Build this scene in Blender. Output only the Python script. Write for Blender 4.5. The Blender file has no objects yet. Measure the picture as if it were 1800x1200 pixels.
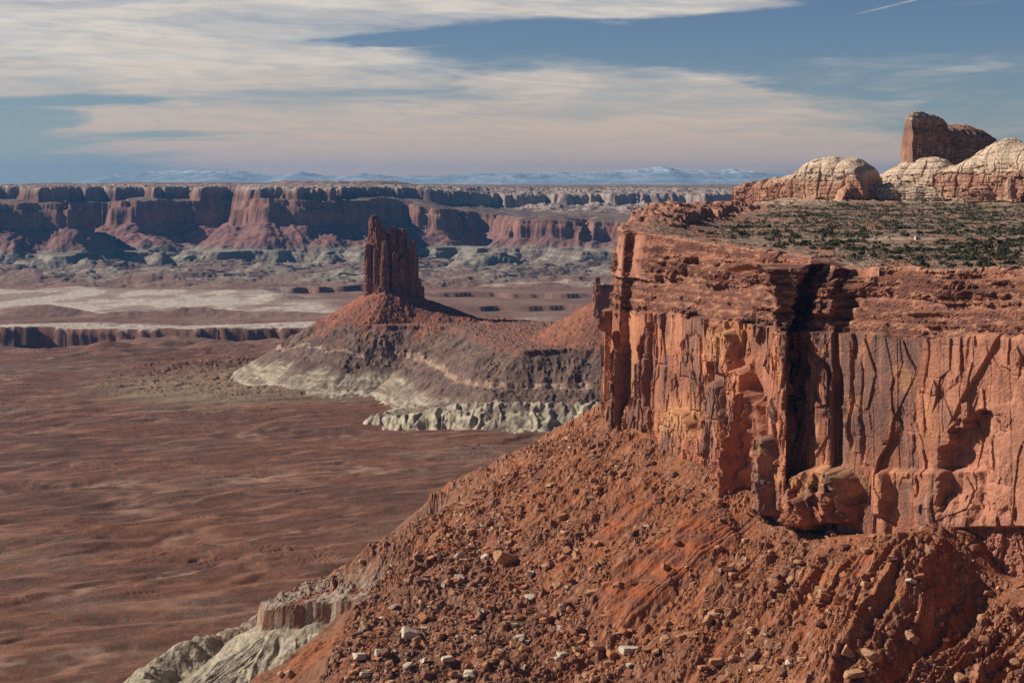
import bpy, math, random, time
import numpy as np
from mathutils import Vector

T0 = time.time()
SC = bpy.context.scene
COL = SC.collection
F = 3250.0          # focal length in photo pixels (photo is 1800 x 1200, eye level at row 320)

# ------------------------------------------------------------------ camera, sky, sun, exposure
cam_d = bpy.data.cameras.new('camera')
cam_d.sensor_width = 36.0
cam_d.lens = 65.0
cam_d.shift_y = -280.0 / 1800.0
cam_d.clip_start = 1.0
cam_d.clip_end = 120000.0
cam = bpy.data.objects.new('camera', cam_d)
COL.objects.link(cam)
cam.location = (0, 0, 0)
cam.rotation_euler = (math.radians(90), 0, 0)
SC.camera = cam

SUN_EL = math.radians(35.0)
SUN_AZ = math.radians(-81.0)         # from +Y, negative = to the left of the view
S = Vector((math.sin(SUN_AZ) * math.cos(SUN_EL), math.cos(SUN_AZ) * math.cos(SUN_EL), math.sin(SUN_EL)))
sun_d = bpy.data.lights.new('sun', 'SUN')
sun_d.energy = 5.0
sun_d.angle = math.radians(0.53)
sun_d.color = (1.0, 0.93, 0.82)
sun = bpy.data.objects.new('sun', sun_d)
COL.objects.link(sun)
sun.rotation_euler = (-S).to_track_quat('-Z', 'Y').to_euler()

SC.view_settings.view_transform = 'Standard'
SC.view_settings.look = 'None'
SC.view_settings.gamma = 1.0
SC.view_settings.exposure = 0.25
SC.render.engine = 'CYCLES'
SC.cycles.max_bounces = 4
SC.cycles.diffuse_bounces = 1
SC.cycles.volume_bounces = 0
SC.cycles.use_denoising = False

world = bpy.data.worlds.new('World')
SC.world = world
world.use_nodes = True


class NT:
    """small helper to write node graphs as expressions"""
    def __init__(self, tree):
        self.t = tree
        tree.nodes.clear()

    def n(self, kind, **kw):
        nd = self.t.nodes.new(kind)
        for k, v in kw.items():
            setattr(nd, k, v)
        return nd

    def put(self, sock, v):
        if isinstance(v, bpy.types.NodeSocket):
            self.t.links.new(v, sock)
        elif v is not None:
            sock.default_value = v

    def m(self, op, a, b=None, c=None, clamp=False):
        nd = self.n('ShaderNodeMath', operation=op, use_clamp=clamp)
        self.put(nd.inputs[0], a)
        if b is not None:
            self.put(nd.inputs[1], b)
        if c is not None:
            self.put(nd.inputs[2], c)
        return nd.outputs[0]

    def ramp(self, v, lo, hi, a=0.0, b=1.0, smooth=True):
        nd = self.n('ShaderNodeMapRange', interpolation_type='SMOOTHSTEP' if smooth else 'LINEAR')
        for k, q in enumerate((v, lo, hi, a, b)):
            self.put(nd.inputs[k], q)
        return nd.outputs[0]

    def mix(self, f, a, b, mode='MIX'):
        nd = self.n('ShaderNodeMix', data_type='RGBA', blend_type=mode)
        self.put(nd.inputs[0], f)
        self.put(nd.inputs[6], a)
        self.put(nd.inputs[7], b)
        return nd.outputs[2]

    def noise(self, vec, scale, detail=4.0, rough=0.55, dist=0.0):
        nd = self.n('ShaderNodeTexNoise')
        self.put(nd.inputs['Vector'], vec)
        nd.inputs['Scale'].default_value = scale
        nd.inputs['Detail'].default_value = detail
        nd.inputs['Roughness'].default_value = rough
        nd.inputs['Distortion'].default_value = dist
        return nd.outputs[0]

    def comb(self, x, y, z):
        nd = self.n('ShaderNodeCombineXYZ')
        for k, q in enumerate((x, y, z)):
            self.put(nd.inputs[k], q)
        return nd.outputs[0]


def build_sky():
    g = NT(world.node_tree)
    sky = g.n('ShaderNodeTexSky', sky_type='NISHITA')
    sky.sun_disc = False
    sky.sun_elevation = SUN_EL
    sky.sun_rotation = SUN_AZ
    sky.altitude = 1800
    sky.air_density = 1.0
    sky.dust_density = 0.3
    sky.ozone_density = 2.0
    tc = g.n('ShaderNodeTexCoord')
    sp = g.n('ShaderNodeSeparateXYZ')
    g.put(sp.inputs[0], tc.outputs['Generated'])
    x, y, z = sp.outputs
    hor = g.m('SQRT', g.m('ADD', g.m('MULTIPLY', x, x), g.m('MULTIPLY', y, y)))
    hor = g.m('MAXIMUM', hor, 0.001)
    # compass bearing and height above the horizon, in thousands of a common small angle unit
    A = g.m('MULTIPLY', g.m('ARCTAN2', x, y), 3.25)
    B = g.m('MULTIPLY', g.m('DIVIDE', z, hor), 3.25)
    wv = g.comb(g.m('MULTIPLY', A, 1.6), g.m('MULTIPLY', B, 9.0), 3.7)
    warp = g.noise(wv, 1.0, 3.0, 0.5)
    warp2 = g.noise(g.comb(g.m('MULTIPLY', A, 5.0), g.m('MULTIPLY', B, 38.0), 1.3), 1.0, 4.0, 0.6)
    Bw = g.m('ADD', B, g.m('MULTIPLY', g.m('SUBTRACT', warp, 0.5), 0.05))
    Bw = g.m('ADD', Bw, g.m('MULTIPLY', g.m('SUBTRACT', warp2, 0.5), 0.022))
    Aw = g.m('ADD', A, g.m('MULTIPLY', g.m('SUBTRACT', warp2, 0.5), 0.30))
    dens = None

    def blob(px, py, rx, ry, amp, tilt=0.0, p=1.0):
        nonlocal dens
        a = g.m('SUBTRACT', Aw, (px - 900) / 1000.0)
        b = g.m('SUBTRACT', Bw, (320 - py) / 1000.0)
        if tilt:
            b = g.m('SUBTRACT', b, g.m('MULTIPLY', a, tilt))
        a = g.m('DIVIDE', a, rx / 1000.0)
        b = g.m('DIVIDE', b, ry / 1000.0)
        r = g.m('ADD', g.m('MULTIPLY', a, a), g.m('MULTIPLY', b, b))
        v = g.m('MULTIPLY', g.ramp(r, 0.25, 1.3, 1.0, 0.0), amp)
        dens = v if dens is None else g.m('ADD', dens, v)

    blob(150, 50, 620, 120, 1.0)
    blob(-300, 80, 600, 160, 0.9)
    blob(-1200, 40, 900, 120, 0.8)
    blob(650, 18, 560, 40, 0.85, 0.03)
    blob(1120, 10, 330, 24, 0.85, 0.02)
    blob(360, 115, 470, 44, 0.75)
    blob(700, 178, 640, 52, 0.72, 0.02)
    blob(1130, 165, 330, 58, 0.66, -0.10)
    blob(1380, 178, 230, 30, 0.40, -0.12)
    blob(980, 228, 620, 46, 0.50)
    blob(1250, 268, 520, 40, 0.34)
    blob(760, 285, 520, 36, 0.34)
    blob(260, 265, 190, 11, 0.40, 0.03)
    blob(120, 180, 150, 12, -0.55, 0.05)
    blob(60, 215, 130, 24, -0.45)
    blob(640, 240, 620, 60, 0.55)
    blob(1050, 280, 700, 60, 0.75)
    blob(620, 300, 420, 30, 0.45)
    blob(300, 215, 330, 26, 0.45, 0.02)
    blob(330, 240, 160, 7, -0.35, 0.05)
    blob(560, 262, 240, 9, -0.30, 0.02)
    blob(860, 214, 200, 6, -0.25, 0.03)
    blob(230, 62, 120, 7, -0.25, 0.04)
    blob(340, 88, 200, 8, -0.22, 0.0)
    blob(760, 75, 260, 14, -0.65, 0.04)
    blob(1500, 60, 420, 40, -0.30)
    blob(1560, 130, 420, 50, 0.20)
    blob(1700, 215, 330, 50, 0.26)
    blob(1640, 126, 110, 7, 0.18, 0.05)
    blob(1150, 42, 160, 16, 0.20, -0.03)
    blob(240, 135, 330, 8, -0.22, 0.01)
    blob(560, 162, 260, 7, -0.22, 0.0)
    blob(1100, 236, 260, 9, -0.35, 0.03)
    blob(1650, 16, 170, 10, 0.10, 0.1)
    streak = g.noise(g.comb(g.m('MULTIPLY', A, 3.2), g.m('ADD', g.m('MULTIPLY', B, 21.0), g.m('MULTIPLY', A, -0.8)), 7.7), 1.0, 8.0, 0.60, 1.4)
    fine = g.noise(g.comb(g.m('MULTIPLY', A, 14.0), g.m('MULTIPLY', B, 90.0), 2.1), 1.0, 5.0, 0.6, 0.6)
    wisp = g.m('ADD', g.m('MULTIPLY', g.m('SUBTRACT', streak, 0.5), 1.25), g.m('MULTIPLY', g.m('SUBTRACT', fine, 0.5), 0.45))
    dens = g.m('ADD', dens, g.m('MULTIPLY', wisp, g.ramp(dens, -0.1, 0.35, 0.25, 1.0)))
    veil = g.noise(g.comb(g.m('MULTIPLY', A, 6.0), g.m('ADD', g.m('MULTIPLY', B, 55.0), g.m('MULTIPLY', A, 1.5)), 11.7), 1.0, 6.0, 0.62, 1.2)
    big = g.noise(g.comb(g.m('MULTIPLY', A, 2.2), g.m('MULTIPLY', B, 17.0), 5.1), 1.0, 4.0, 0.55, 0.6)
    cov = g.ramp(dens, 0.05, 1.0, 0.0, 0.95)
    thin = g.m('MULTIPLY', g.ramp(veil, 0.32, 0.62, 0.70, 1.0), g.ramp(big, 0.36, 0.58, 0.62, 1.0))
    thin = g.m('ADD', thin, g.m('MULTIPLY', g.m('SUBTRACT', 1.0, thin), g.ramp(B, 0.03, 0.13, 0.85, 0.0)))
    cov = g.m('MULTIPLY', cov, thin)
    # condensation trail
    ta = g.m('SUBTRACT', A, 0.60)
    tb = g.m('SUBTRACT', B, 0.290)
    td = g.m('ABSOLUTE', g.m('SUBTRACT', tb, g.m('MULTIPLY', ta, 0.232)))
    tr = g.m('MULTIPLY', g.ramp(td, 0.0, 0.0028, 1.0, 0.0), g.m('MULTIPLY', g.ramp(ta, -0.02, 0.05), g.ramp(ta, 0.10, 0.17, 1.0, 0.0)))
    tr = g.m('MULTIPLY', tr, g.ramp(fine, 0.3, 0.6, 0.3, 0.75))
    cov = g.m('MAXIMUM', cov, g.m('MULTIPLY', tr, 0.6))
    ccol = g.mix(g.ramp(B, 0.03, 0.29), (6.6, 4.9, 3.7, 1), (7.2, 6.5, 5.6, 1))
    ccol = g.mix(g.m('MULTIPLY', g.ramp(streak, 0.40, 0.68, 0.0, 0.5), g.ramp(B, 0.08, 0.26)), ccol, (8.6, 7.8, 6.8, 1), 'MIX')
    # the real sky is deeper and bluer than the model near this horizon
    tint = g.mix(g.ramp(B, 0.0, 0.34), (0.50, 0.53, 0.57, 1), (0.40, 0.455, 0.56, 1))
    tint = g.mix(g.ramp(B, 0.45, 1.6), tint, (0.16, 0.20, 0.27, 1))
    base = g.mix(1.0, sky.outputs[0], tint, 'MULTIPLY')
    col = g.mix(cov, base, ccol)
    bg = g.n('ShaderNodeBackground')
    g.put(bg.inputs[0], col)
    bg.inputs[1].default_value = 0.083
    out = g.n('ShaderNodeOutputWorld')
    g.put(out.inputs[0], bg.outputs[0])


build_sky()

# ------------------------------------------------------------------ numpy noise
_r = np.random.RandomState(5)
_ang = _r.rand(1024).astype(np.float32) * 2 * np.pi
_GX, _GY = np.cos(_ang).astype(np.float32), np.sin(_ang).astype(np.float32)
_v = _r.normal(size=(1024, 3)); _v /= np.linalg.norm(_v, axis=1)[:, None]
_G3 = _v.astype(np.float32)


def hsh(x, y, z=0, seed=0):
    h = (x.astype(np.int64) * 374761393 + np.asarray(y).astype(np.int64) * 668265263 + np.asarray(z).astype(np.int64) * 2147483647 + seed * 974634777) & 0xffffffff
    h = ((h ^ (h >> 13)) * 1274126177) & 0xffffffff
    return h ^ (h >> 16)


def h01(x, y, z=0, seed=0):
    return (hsh(x, y, z, seed) & 0xffff).astype(np.float32) / 65535.0


def pn2(x, y, seed=0):
    x = np.asarray(x, np.float64); y = np.asarray(y, np.float64)
    xi = np.floor(x).astype(np.int64); yi = np.floor(y).astype(np.int64)
    fx = (x - xi).astype(np.float32); fy = (y - yi).astype(np.float32)
    u = fx * fx * fx * (fx * (fx * 6 - 15) + 10); v = fy * fy * fy * (fy * (fy * 6 - 15) + 10)

    def c(a, b):
        k = hsh(xi + a, yi + b, 0, seed) & 1023
        return _GX[k] * (fx - a) + _GY[k] * (fy - b)
    n0 = c(0, 0); n1 = c(1, 0); n2 = c(0, 1); n3 = c(1, 1)
    a = n0 + u * (n1 - n0); b = n2 + u * (n3 - n2)
    return (a + v * (b - a)) * 1.5


def pn3(x, y, z, seed=0):
    x = np.asarray(x, np.float64); y = np.asarray(y, np.float64); z = np.asarray(z, np.float64)
    xi = np.floor(x).astype(np.int64); yi = np.floor(y).astype(np.int64); zi = np.floor(z).astype(np.int64)
    fx = (x - xi).astype(np.float32); fy = (y - yi).astype(np.float32); fz = (z - zi).astype(np.float32)
    u = fx * fx * (3 - 2 * fx); v = fy * fy * (3 - 2 * fy); w = fz * fz * (3 - 2 * fz)
    out = 0
    for a in (0, 1):
        for b in (0, 1):
            for c in (0, 1):
                k = hsh(xi + a, yi + b, zi + c, seed) & 1023
                gdot = _G3[k, 0] * (fx - a) + _G3[k, 1] * (fy - b) + _G3[k, 2] * (fz - c)
                out = out + gdot * (u if a else 1 - u) * (v if b else 1 - v) * (w if c else 1 - w)
    return out * 1.5


from concurrent.futures import ThreadPoolExecutor
_POOL = ThreadPoolExecutor(4)


def _par(fn):
    def run(*a, **k):
        arrs = np.broadcast_arrays(*[np.asarray(q, np.float64) for q in a[:fn.nd]])
        rest = a[fn.nd:]
        if arrs[0].size < 40000:
            return fn(*arrs, *rest, **k)
        sh = arrs[0].shape
        fl = [q.ravel() for q in arrs]
        n = fl[0].size; step = 60000
        js = [_POOL.submit(fn, *[q[i:i + step] for q in fl], *rest, **k) for i in range(0, n, step)]
        return np.concatenate([j.result() for j in js]).reshape(sh)
    return run


pn2.nd = 2; pn3.nd = 3
pn2 = _par(pn2); pn3 = _par(pn3)


def fb2(x, y, o=4, seed=0, g=0.5, l=2.03):
    s = 0; a = 1.0; t = 0
    for k in range(o):
        s = s + a * pn2(x, y, seed + k * 17); t += a
        x = x * l + 13.7; y = y * l - 7.1; a *= g
    return s / t * 1.3


def rd2(x, y, o=4, seed=0, g=0.5, l=2.03):
    s = 0; a = 1.0; t = 0
    for k in range(o):
        s = s + a * (1 - 2 * np.abs(pn2(x, y, seed + k * 17))); t += a
        x = x * l + 13.7; y = y * l - 7.1; a *= g
    return s / t


def fb3(x, y, z, o=4, seed=0, g=0.5, l=2.03):
    s = 0; a = 1.0; t = 0
    for k in range(o):
        s = s + a * pn3(x, y, z, seed + k * 17); t += a
        x = x * l + 13.7; y = y * l - 7.1; z = z * l + 3.3; a *= g
    return s / t * 1.3


def rocks2(x, y, seed=0, keep=0.6):
    """bumps of scattered flat-faced stones: height 0..1 per unit cell"""
    xi = np.floor(x).astype(np.int64); yi = np.floor(y).astype(np.int64)
    best = np.zeros(np.shape(x), np.float32)
    for a in (-1, 0, 1):
        for b in (-1, 0, 1):
            cx = xi + a; cy = yi + b
            jx = cx + h01(cx, cy, 1, seed); jy = cy + h01(cx, cy, 2, seed)
            k = h01(cx, cy, 3, seed)
            rad = 0.25 + 0.55 * h01(cx, cy, 4, seed)
            th = h01(cx, cy, 5, seed) * 6.283
            dx = (x - jx); dy = (y - jy)
            p = np.abs(dx * np.cos(th) + dy * np.sin(th)); q = np.abs(-dx * np.sin(th) + dy * np.cos(th)) * (1 + h01(cx, cy, 6, seed))
            d = np.maximum(np.maximum(p, q), (p + q) * 0.72)
            hgt = np.clip((rad - d) / rad * 2.2, 0, 1) * rad
            best = np.maximum(best, np.where(k < keep, hgt, 0))
    return best


rocks2.nd = 2
rocks2 = _par(rocks2)


def vor(u, v, seed=0):
    """nearest jittered cell: ids, offset from its centre, distance to the border"""
    xi = np.floor(u).astype(np.int64); yi = np.floor(v).astype(np.int64)
    f1 = np.full(np.shape(u), 9e9); f2 = np.full(np.shape(u), 9e9)
    ci = np.zeros(np.shape(u), np.int64); cj = np.zeros(np.shape(u), np.int64); du = np.zeros(np.shape(u)); dv = np.zeros(np.shape(u))
    for a in (-1, 0, 1):
        for b in (-1, 0, 1):
            cx = xi + a; cy = yi + b
            x = u - cx - h01(cx, cy, 1, seed); y = v - cy - h01(cx, cy, 2, seed)
            d = x * x + y * y
            m = d < f1
            f2 = np.where(m, f1, np.minimum(f2, d)); f1 = np.where(m, d, f1)
            ci = np.where(m, cx, ci); cj = np.where(m, cy, cj); du = np.where(m, x, du); dv = np.where(m, y, dv)
    return ci, cj, du, dv, np.sqrt(f2) - np.sqrt(f1)


def facets(s, z, w, h, seed, off=1.0, tilt=0.5):
    ci, cj, du, dv, e = vor(s / w, z / h, seed)
    return off * (h01(ci, cj, 3, seed) - 0.5) + tilt * ((h01(ci, cj, 4, seed) - 0.5) * du + (h01(ci, cj, 5, seed) - 0.35) * dv), e


def sm(x, a, b):
    t = np.clip((x - a) / (b - a), 0, 1)
    return t * t * (3 - 2 * t)


def lerp(a, b, t):
    return a + (b - a) * t


def cmix(a, b, t):
    a = np.asarray(a, np.float32); b = np.asarray(b, np.float32)
    return a + (b - a) * np.asarray(t, np.float32)[..., None]


def W(px, d):
    return ((px - 900) * d / F, d)


def Z(py, d):
    return (320 - py) * d / F


def poly_dist(x, y, pts, closed=False):
    """distance to a polyline, side sign (+ on the left-hand normal side), position along it"""
    pts = np.asarray(pts, np.float64)
    n = len(pts)
    best = np.full(np.shape(x), 1e18); sgn = np.ones(np.shape(x)); arc = np.zeros(np.shape(x))
    acc = 0.0
    for i in range(n if closed else n - 1):
        a = pts[i]; b = pts[(i + 1) % n]
        ex, ey = b - a; L2 = ex * ex + ey * ey; L = math.sqrt(L2)
        t = np.clip(((x - a[0]) * ex + (y - a[1]) * ey) / L2, 0, 1)
        qx = x - (a[0] + t * ex); qy = y - (a[1] + t * ey)
        d = qx * qx + qy * qy
        m = d < best
        best = np.where(m, d, best)
        arc = np.where(m, acc + t * L, arc)
        acc += L
    return np.sqrt(best), arc


def inside(x, y, pts):
    pts = np.asarray(pts, np.float64)
    c = np.zeros(np.shape(x), bool)
    n = len(pts)
    for i in range(n):
        x1, y1 = pts[i]; x2, y2 = pts[(i + 1) % n]
        if y1 == y2:
            continue
        m = ((y1 > y) != (y2 > y)) & (x < (x2 - x1) * (y - y1) / (y2 - y1) + x1)
        c ^= m
    return c


# ------------------------------------------------------------------ mesh + material helpers
def mesh_from(name, co, faces, mat, alb=None, parent=None, smooth=True, kind=None, tri=False):
    co = np.asarray(co, np.float32).reshape(-1, 3)
    faces = np.asarray(faces, np.int32)
    k = faces.shape[1]
    me = bpy.data.meshes.new(name)
    me.vertices.add(len(co)); me.vertices.foreach_set('co', co.ravel())
    me.loops.add(faces.size); me.loops.foreach_set('vertex_index', faces.ravel())
    me.polygons.add(len(faces))
    me.polygons.foreach_set('loop_start', np.arange(0, faces.size, k, dtype=np.int32))
    me.polygons.foreach_set('loop_total', np.full(len(faces), k, np.int32))
    me.polygons.foreach_set('use_smooth', np.full(len(faces), smooth, bool))
    if alb is not None:
        a = me.attributes.new('albedo', 'FLOAT_COLOR', 'POINT')
        c = np.ones((len(co), 4), np.float32); c[:, :3] = np.clip(alb.reshape(-1, 3), 0.005, 0.95)
        a.data.foreach_set('color', c.ravel())
    me.update()
    me.validate()
    me.materials.append(mat)
    ob = bpy.data.objects.new(name, me)
    COL.objects.link(ob)
    if parent:
        ob.parent = parent
    if kind:
        ob['kind'] = kind
    return ob


def grid_faces(nr, nc, wrap=False):
    r = np.arange(nr - 1)[:, None]
    if wrap:
        c = np.arange(nc)[None, :]; c2 = (c + 1) % nc
    else:
        c = np.arange(nc - 1)[None, :]; c2 = c + 1
    f = np.stack([r * nc + c, r * nc + c2, (r + 1) * nc + c2, (r + 1) * nc + c], -1)
    return f.reshape(-1, 4)


def grid_mesh(name, X, Y, Zz, mat, alb=None, mask=None, **kw):
    nr, nc = X.shape
    f = grid_faces(nr, nc)
    if mask is not None:
        m = mask.ravel()
        f = f[m[f].any(axis=1)]
        used = np.zeros(nr * nc, bool); used[f.ravel()] = True
        idx = np.cumsum(used) - 1
        f = idx[f]
        co = np.stack([X, Y, Zz], -1).reshape(-1, 3)[used]
        alb = alb.reshape(-1, 3)[used] if alb is not None else None
    else:
        co = np.stack([X, Y, Zz], -1)
    return mesh_from(name, co, f, mat, alb, **kw)


def rock_mat(name, scales=(0.5, 2.2), bump=0.5, dist=1.0, var=0.35, rough=0.95, tone=(0.9, 0.8, 0.7), stretch=(1, 1, 1)):
    mat = bpy.data.materials.new(name)
    mat.use_nodes = True
    g = NT(mat.node_tree)
    at = g.n('ShaderNodeAttribute', attribute_name='albedo')
    geo = g.n('ShaderNodeNewGeometry')
    mp = g.n('ShaderNodeMapping')
    mp.inputs['Scale'].default_value = stretch
    g.put(mp.inputs[0], geo.outputs['Position'])
    v = mp.outputs[0]
    n1 = g.noise(v, scales[0], 5.0, 0.62)
    n2 = g.noise(v, scales[1], 4.0, 0.65)
    f1 = g.ramp(n1, 0.3, 0.7, 1 - var, 1 + var, False)
    f2 = g.ramp(n2, 0.3, 0.7, 1 - var * 0.7, 1 + var * 0.7, False)
    f = g.m('MULTIPLY', f1, f2)
    c = g.n('ShaderNodeVectorMath', operation='SCALE')
    g.put(c.inputs[0], at.outputs['Color']); g.put(c.inputs['Scale'], f)
    bp = g.n('ShaderNodeBump')
    bp.inputs['Strength'].default_value = bump
    bp.inputs['Distance'].default_value = dist
    g.put(bp.inputs['Height'], g.m('ADD', n1, g.m('MULTIPLY', n2, 0.6)))
    b = g.n('ShaderNodeBsdfPrincipled')
    g.put(b.inputs['Base Color'], c.outputs[0])
    b.inputs['Roughness'].default_value = rough
    b.inputs['Specular IOR Level'].default_value = 0.12
    g.put(b.inputs['Normal'], bp.outputs[0])
    o = g.n('ShaderNodeOutputMaterial')
    g.put(o.inputs[0], b.outputs[0])
    return mat


def plain_mat(name, col, rough=0.7, var=0.15, scale=3.0, spec=0.3, metal=0.0):
    mat = bpy.data.materials.new(name)
    mat.use_nodes = True
    g = NT(mat.node_tree)
    geo = g.n('ShaderNodeNewGeometry')
    n = g.noise(geo.outputs['Position'], scale, 4.0, 0.6)
    c = g.n('ShaderNodeVectorMath', operation='SCALE')
    c.inputs[0].default_value = col
    g.put(c.inputs['Scale'], g.ramp(n, 0.3, 0.7, 1 - var, 1 + var, False))
    b = g.n('ShaderNodeBsdfPrincipled')
    g.put(b.inputs['Base Color'], c.outputs[0])
    b.inputs['Roughness'].default_value = rough
    b.inputs['Specular IOR Level'].default_value = spec
    b.inputs['Metallic'].default_value = metal
    o = g.n('ShaderNodeOutputMaterial')
    g.put(o.inputs[0], b.outputs[0])
    return mat


M_CLIFF = rock_mat('cliff_sandstone', (0.25, 1.3), 0.30, 0.7, 0.24, stretch=(1, 1, 0.45))
M_TALUS = rock_mat('talus_soil', (0.35, 1.4), 0.8, 0.7, 0.30)
M_GROUND = rock_mat('basin_soil', (0.04, 0.5), 0.45, 2.0, 0.2)
M_MID = rock_mat('hill_rock', (0.09, 0.4), 0.7, 2.0, 0.25)
M_FAR = rock_mat('far_rock', (0.02, 0.1), 0.6, 7.0, 0.22)
M_DOME = rock_mat('slickrock', (0.14, 0.7), 0.6, 1.2, 0.20)
M_ROCK = rock_mat('boulder_stone', (0.5, 2.0), 0.5, 0.4, 0.22)
M_LEAF = rock_mat('shrub_leaves', (0.3, 2.0), 0.0, 0.1, 0.30, rough=0.8)
M_TOP = rock_mat('mesa_top_soil', (0.10, 0.6), 0.6, 0.6, 0.28)
M_MOUNT = rock_mat('mountain_ground', (0.0015, 0.006), 0.5, 60.0, 0.15)


def tick(s):
    print('[%.1fs] %s' % (time.time() - T0, s), flush=True)

# ------------------------------------------------------------------ the setting: basin floor
def px_of(x, y):
    return 900 + F * x / y


def rim_edge(x):
    """northing of the white rock rim of the inner canyon"""
    return 4930 + 28 * pn2(x / 330.0, x * 0 + 3.3, 5) + 26 * np.maximum(0, pn2(x / 120.0, x * 0 + 5.3, 7)) ** 1.5 + 5 * pn2(x / 25.0, x * 0 + 1.3, 6) + 0.10 * (x + 900)


def floor_z(x, y, fine=True):
    z = np.full(np.shape(x), -400.0)
    near = sm(y, 6200, 4700)
    # long low swells and drainage lines running obliquely over the flat
    a = x * 0.80 + y * 0.60; b = -x * 0.60 + y * 0.80
    wx = 60 * fb2(x / 500.0, y / 500.0, 3, 11)
    z = z + near * (7.5 * fb2((a + wx) / 520.0, (b + wx) / 150.0, 4, 1) + 5.0 * rd2((a + wx) / 380.0, (b - wx) / 95.0, 3, 2))
    z = z + near * 1.0 * rd2((a + wx) / 130.0, (b - wx * 0.6) / 40.0, 3, 8)
    if fine:
        z = z + near * 0.35 * fb2(x / 26.0, y / 26.0, 2, 3)
    # broken ledges
    led = sm(fb2(x / 420.0, y / 420.0, 2, 21), 0.22, 0.42) * near
    q = fb2(x / 260.0 + 0.2 * fb2(x / 50.0, y / 50.0, 2, 23), y / 130.0, 4, 22) * 7
    fq = np.floor(q)
    z = z + 0.35 * led * (fq + sm(q - fq, 0.42, 0.55) - q) * 5.0
    reg = sm(np.hypot((x + 560) / 330.0, (y - 3830) / 480.0), 1.15, 0.5)
    q = fb2(x / 170.0, y / 150.0, 4, 31) * 6
    fq = np.floor(q)
    z = z + reg * ((fq + sm(q - fq, 0.45, 0.53) - q) * 5.0 + 2)
    # thin drainage lines
    ln = rd2((a + 1.4 * wx) / 310.0, (b + 0.9 * wx) / 190.0, 4, 46)
    z = z - near * 2.0 * sm(ln, 0.66, 0.86) * sm(fb2(x / 200.0, y / 200.0, 2, 47), -0.15, 0.1)
    # gullies with steep banks
    gl = rd2((a + wx * 1.6) / 900.0, (b - wx) / 330.0, 4, 41)
    z = z - near * 3.5 * sm(gl, 0.62, 0.76)
    ch = rd2((a + wx * 1.2) / 420.0, (b - wx * 0.8) / 150.0, 3, 43)
    z = z - near * 2.6 * sm(ch, 0.84, 0.92) * sm(fb2(x / 160.0, y / 160.0, 2, 44), -0.2, 0.1)
    ch = rd2((a - wx * 0.7) / 170.0, (b + wx * 0.5) / 70.0, 3, 45)
    z = z - near * 0.9 * sm(ch, 0.76, 0.90)
    # inner canyon below the white rim
    e = rim_edge(x) - y
    fade = sm(x, 60, -250)
    can = sm(e, -4, 10)
    depth = lerp(24, 44, sm(x, -1000, -1200)) + 14 * fb2(x / 200.0, y / 300.0, 2, 51)
    tro = depth * can * sm(e, 620, 120)
    mounds = 26 * np.maximum(0, fb2(x / 260.0 + 5, y / 120.0, 4, 52) + 0.05) * sm(e, 10, 90) * sm(e, 900, 420)
    z = z - fade * tro + fade * mounds
    z = z + fade * 9 * sm(e, 3, -3) * (1 - 0.6 * sm(e, -200, -1500))
    # second bench edge farther right
    e2 = 5950 + 120 * fb2(x / 300.0, y * 0, 3, 61) - y
    z = z - 16 * sm(e2, -3, 8) * sm(e2, 300, 40) * sm(x, -250, -120)
    e3 = 6650 + 140 * fb2(x / 260.0, y * 0 + 9, 3, 62) - y
    z = z - 18 * sm(e3, -3, 8) * sm(e3, 300, 40) * sm(x, -330, -200)
    e4 = 6900 + 0.55 * (x + 900) + 90 * fb2(x / 200.0, y * 0 + 4, 3, 63) - y
    z = z - 24 * sm(e4, -3, 10) * sm(e4, 420, 60) * sm(x, -950, -800) * sm(x, -250, -420)
    # low red hills on the white flat
    for hx, hy, rx, ry, hh in ((-1400, 5450, 170, 90, 24), (-1150, 5400, 110, 60, 11), (-1010, 5380, 130, 65, 16), (-890, 5370, 120, 60, 17),
                               (-740, 5350, 220, 60, 10), (-1330, 5480, 120, 90, 6), (-560, 5340, 240, 60, 8), (-800, 6300, 100, 70, 16)):
        rr = np.hypot((x - hx) / rx, (y - hy) / ry) + 0.14 * fb2(x / 50.0, y / 50.0, 3, 71)
        z = z + hh * sm(rr, 1.15, 0.1) ** 0.8
    # rolling country below the far cliffs
    farm = sm(y, 6700, 7500)
    q = fb2(x / 420.0, y / 260.0, 5, 81) * 5
    fq = np.floor(q)
    z = z + farm * (10 * (fq + sm(q - fq, 0.25, 0.6)) + 9 * fb2(x / 90.0, y / 70.0, 4, 82) - 8)
    return z


def slope_of(X, Y, Zz):
    d = lambda A, ax: np.gradient(A, axis=ax)
    ux, uy, uz = d(X, 1), d(Y, 1), d(Zz, 1)
    vx, vy, vz = d(X, 0), d(Y, 0), d(Zz, 0)
    nx = uy * vz - uz * vy; ny = uz * vx - ux * vz; nz = ux * vy - uy * vx
    l = np.sqrt(nx * nx + ny * ny + nz * nz) + 1e-9
    return np.abs(nz) / l, nx / l * np.sign(nz), ny / l * np.sign(nz)


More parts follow.
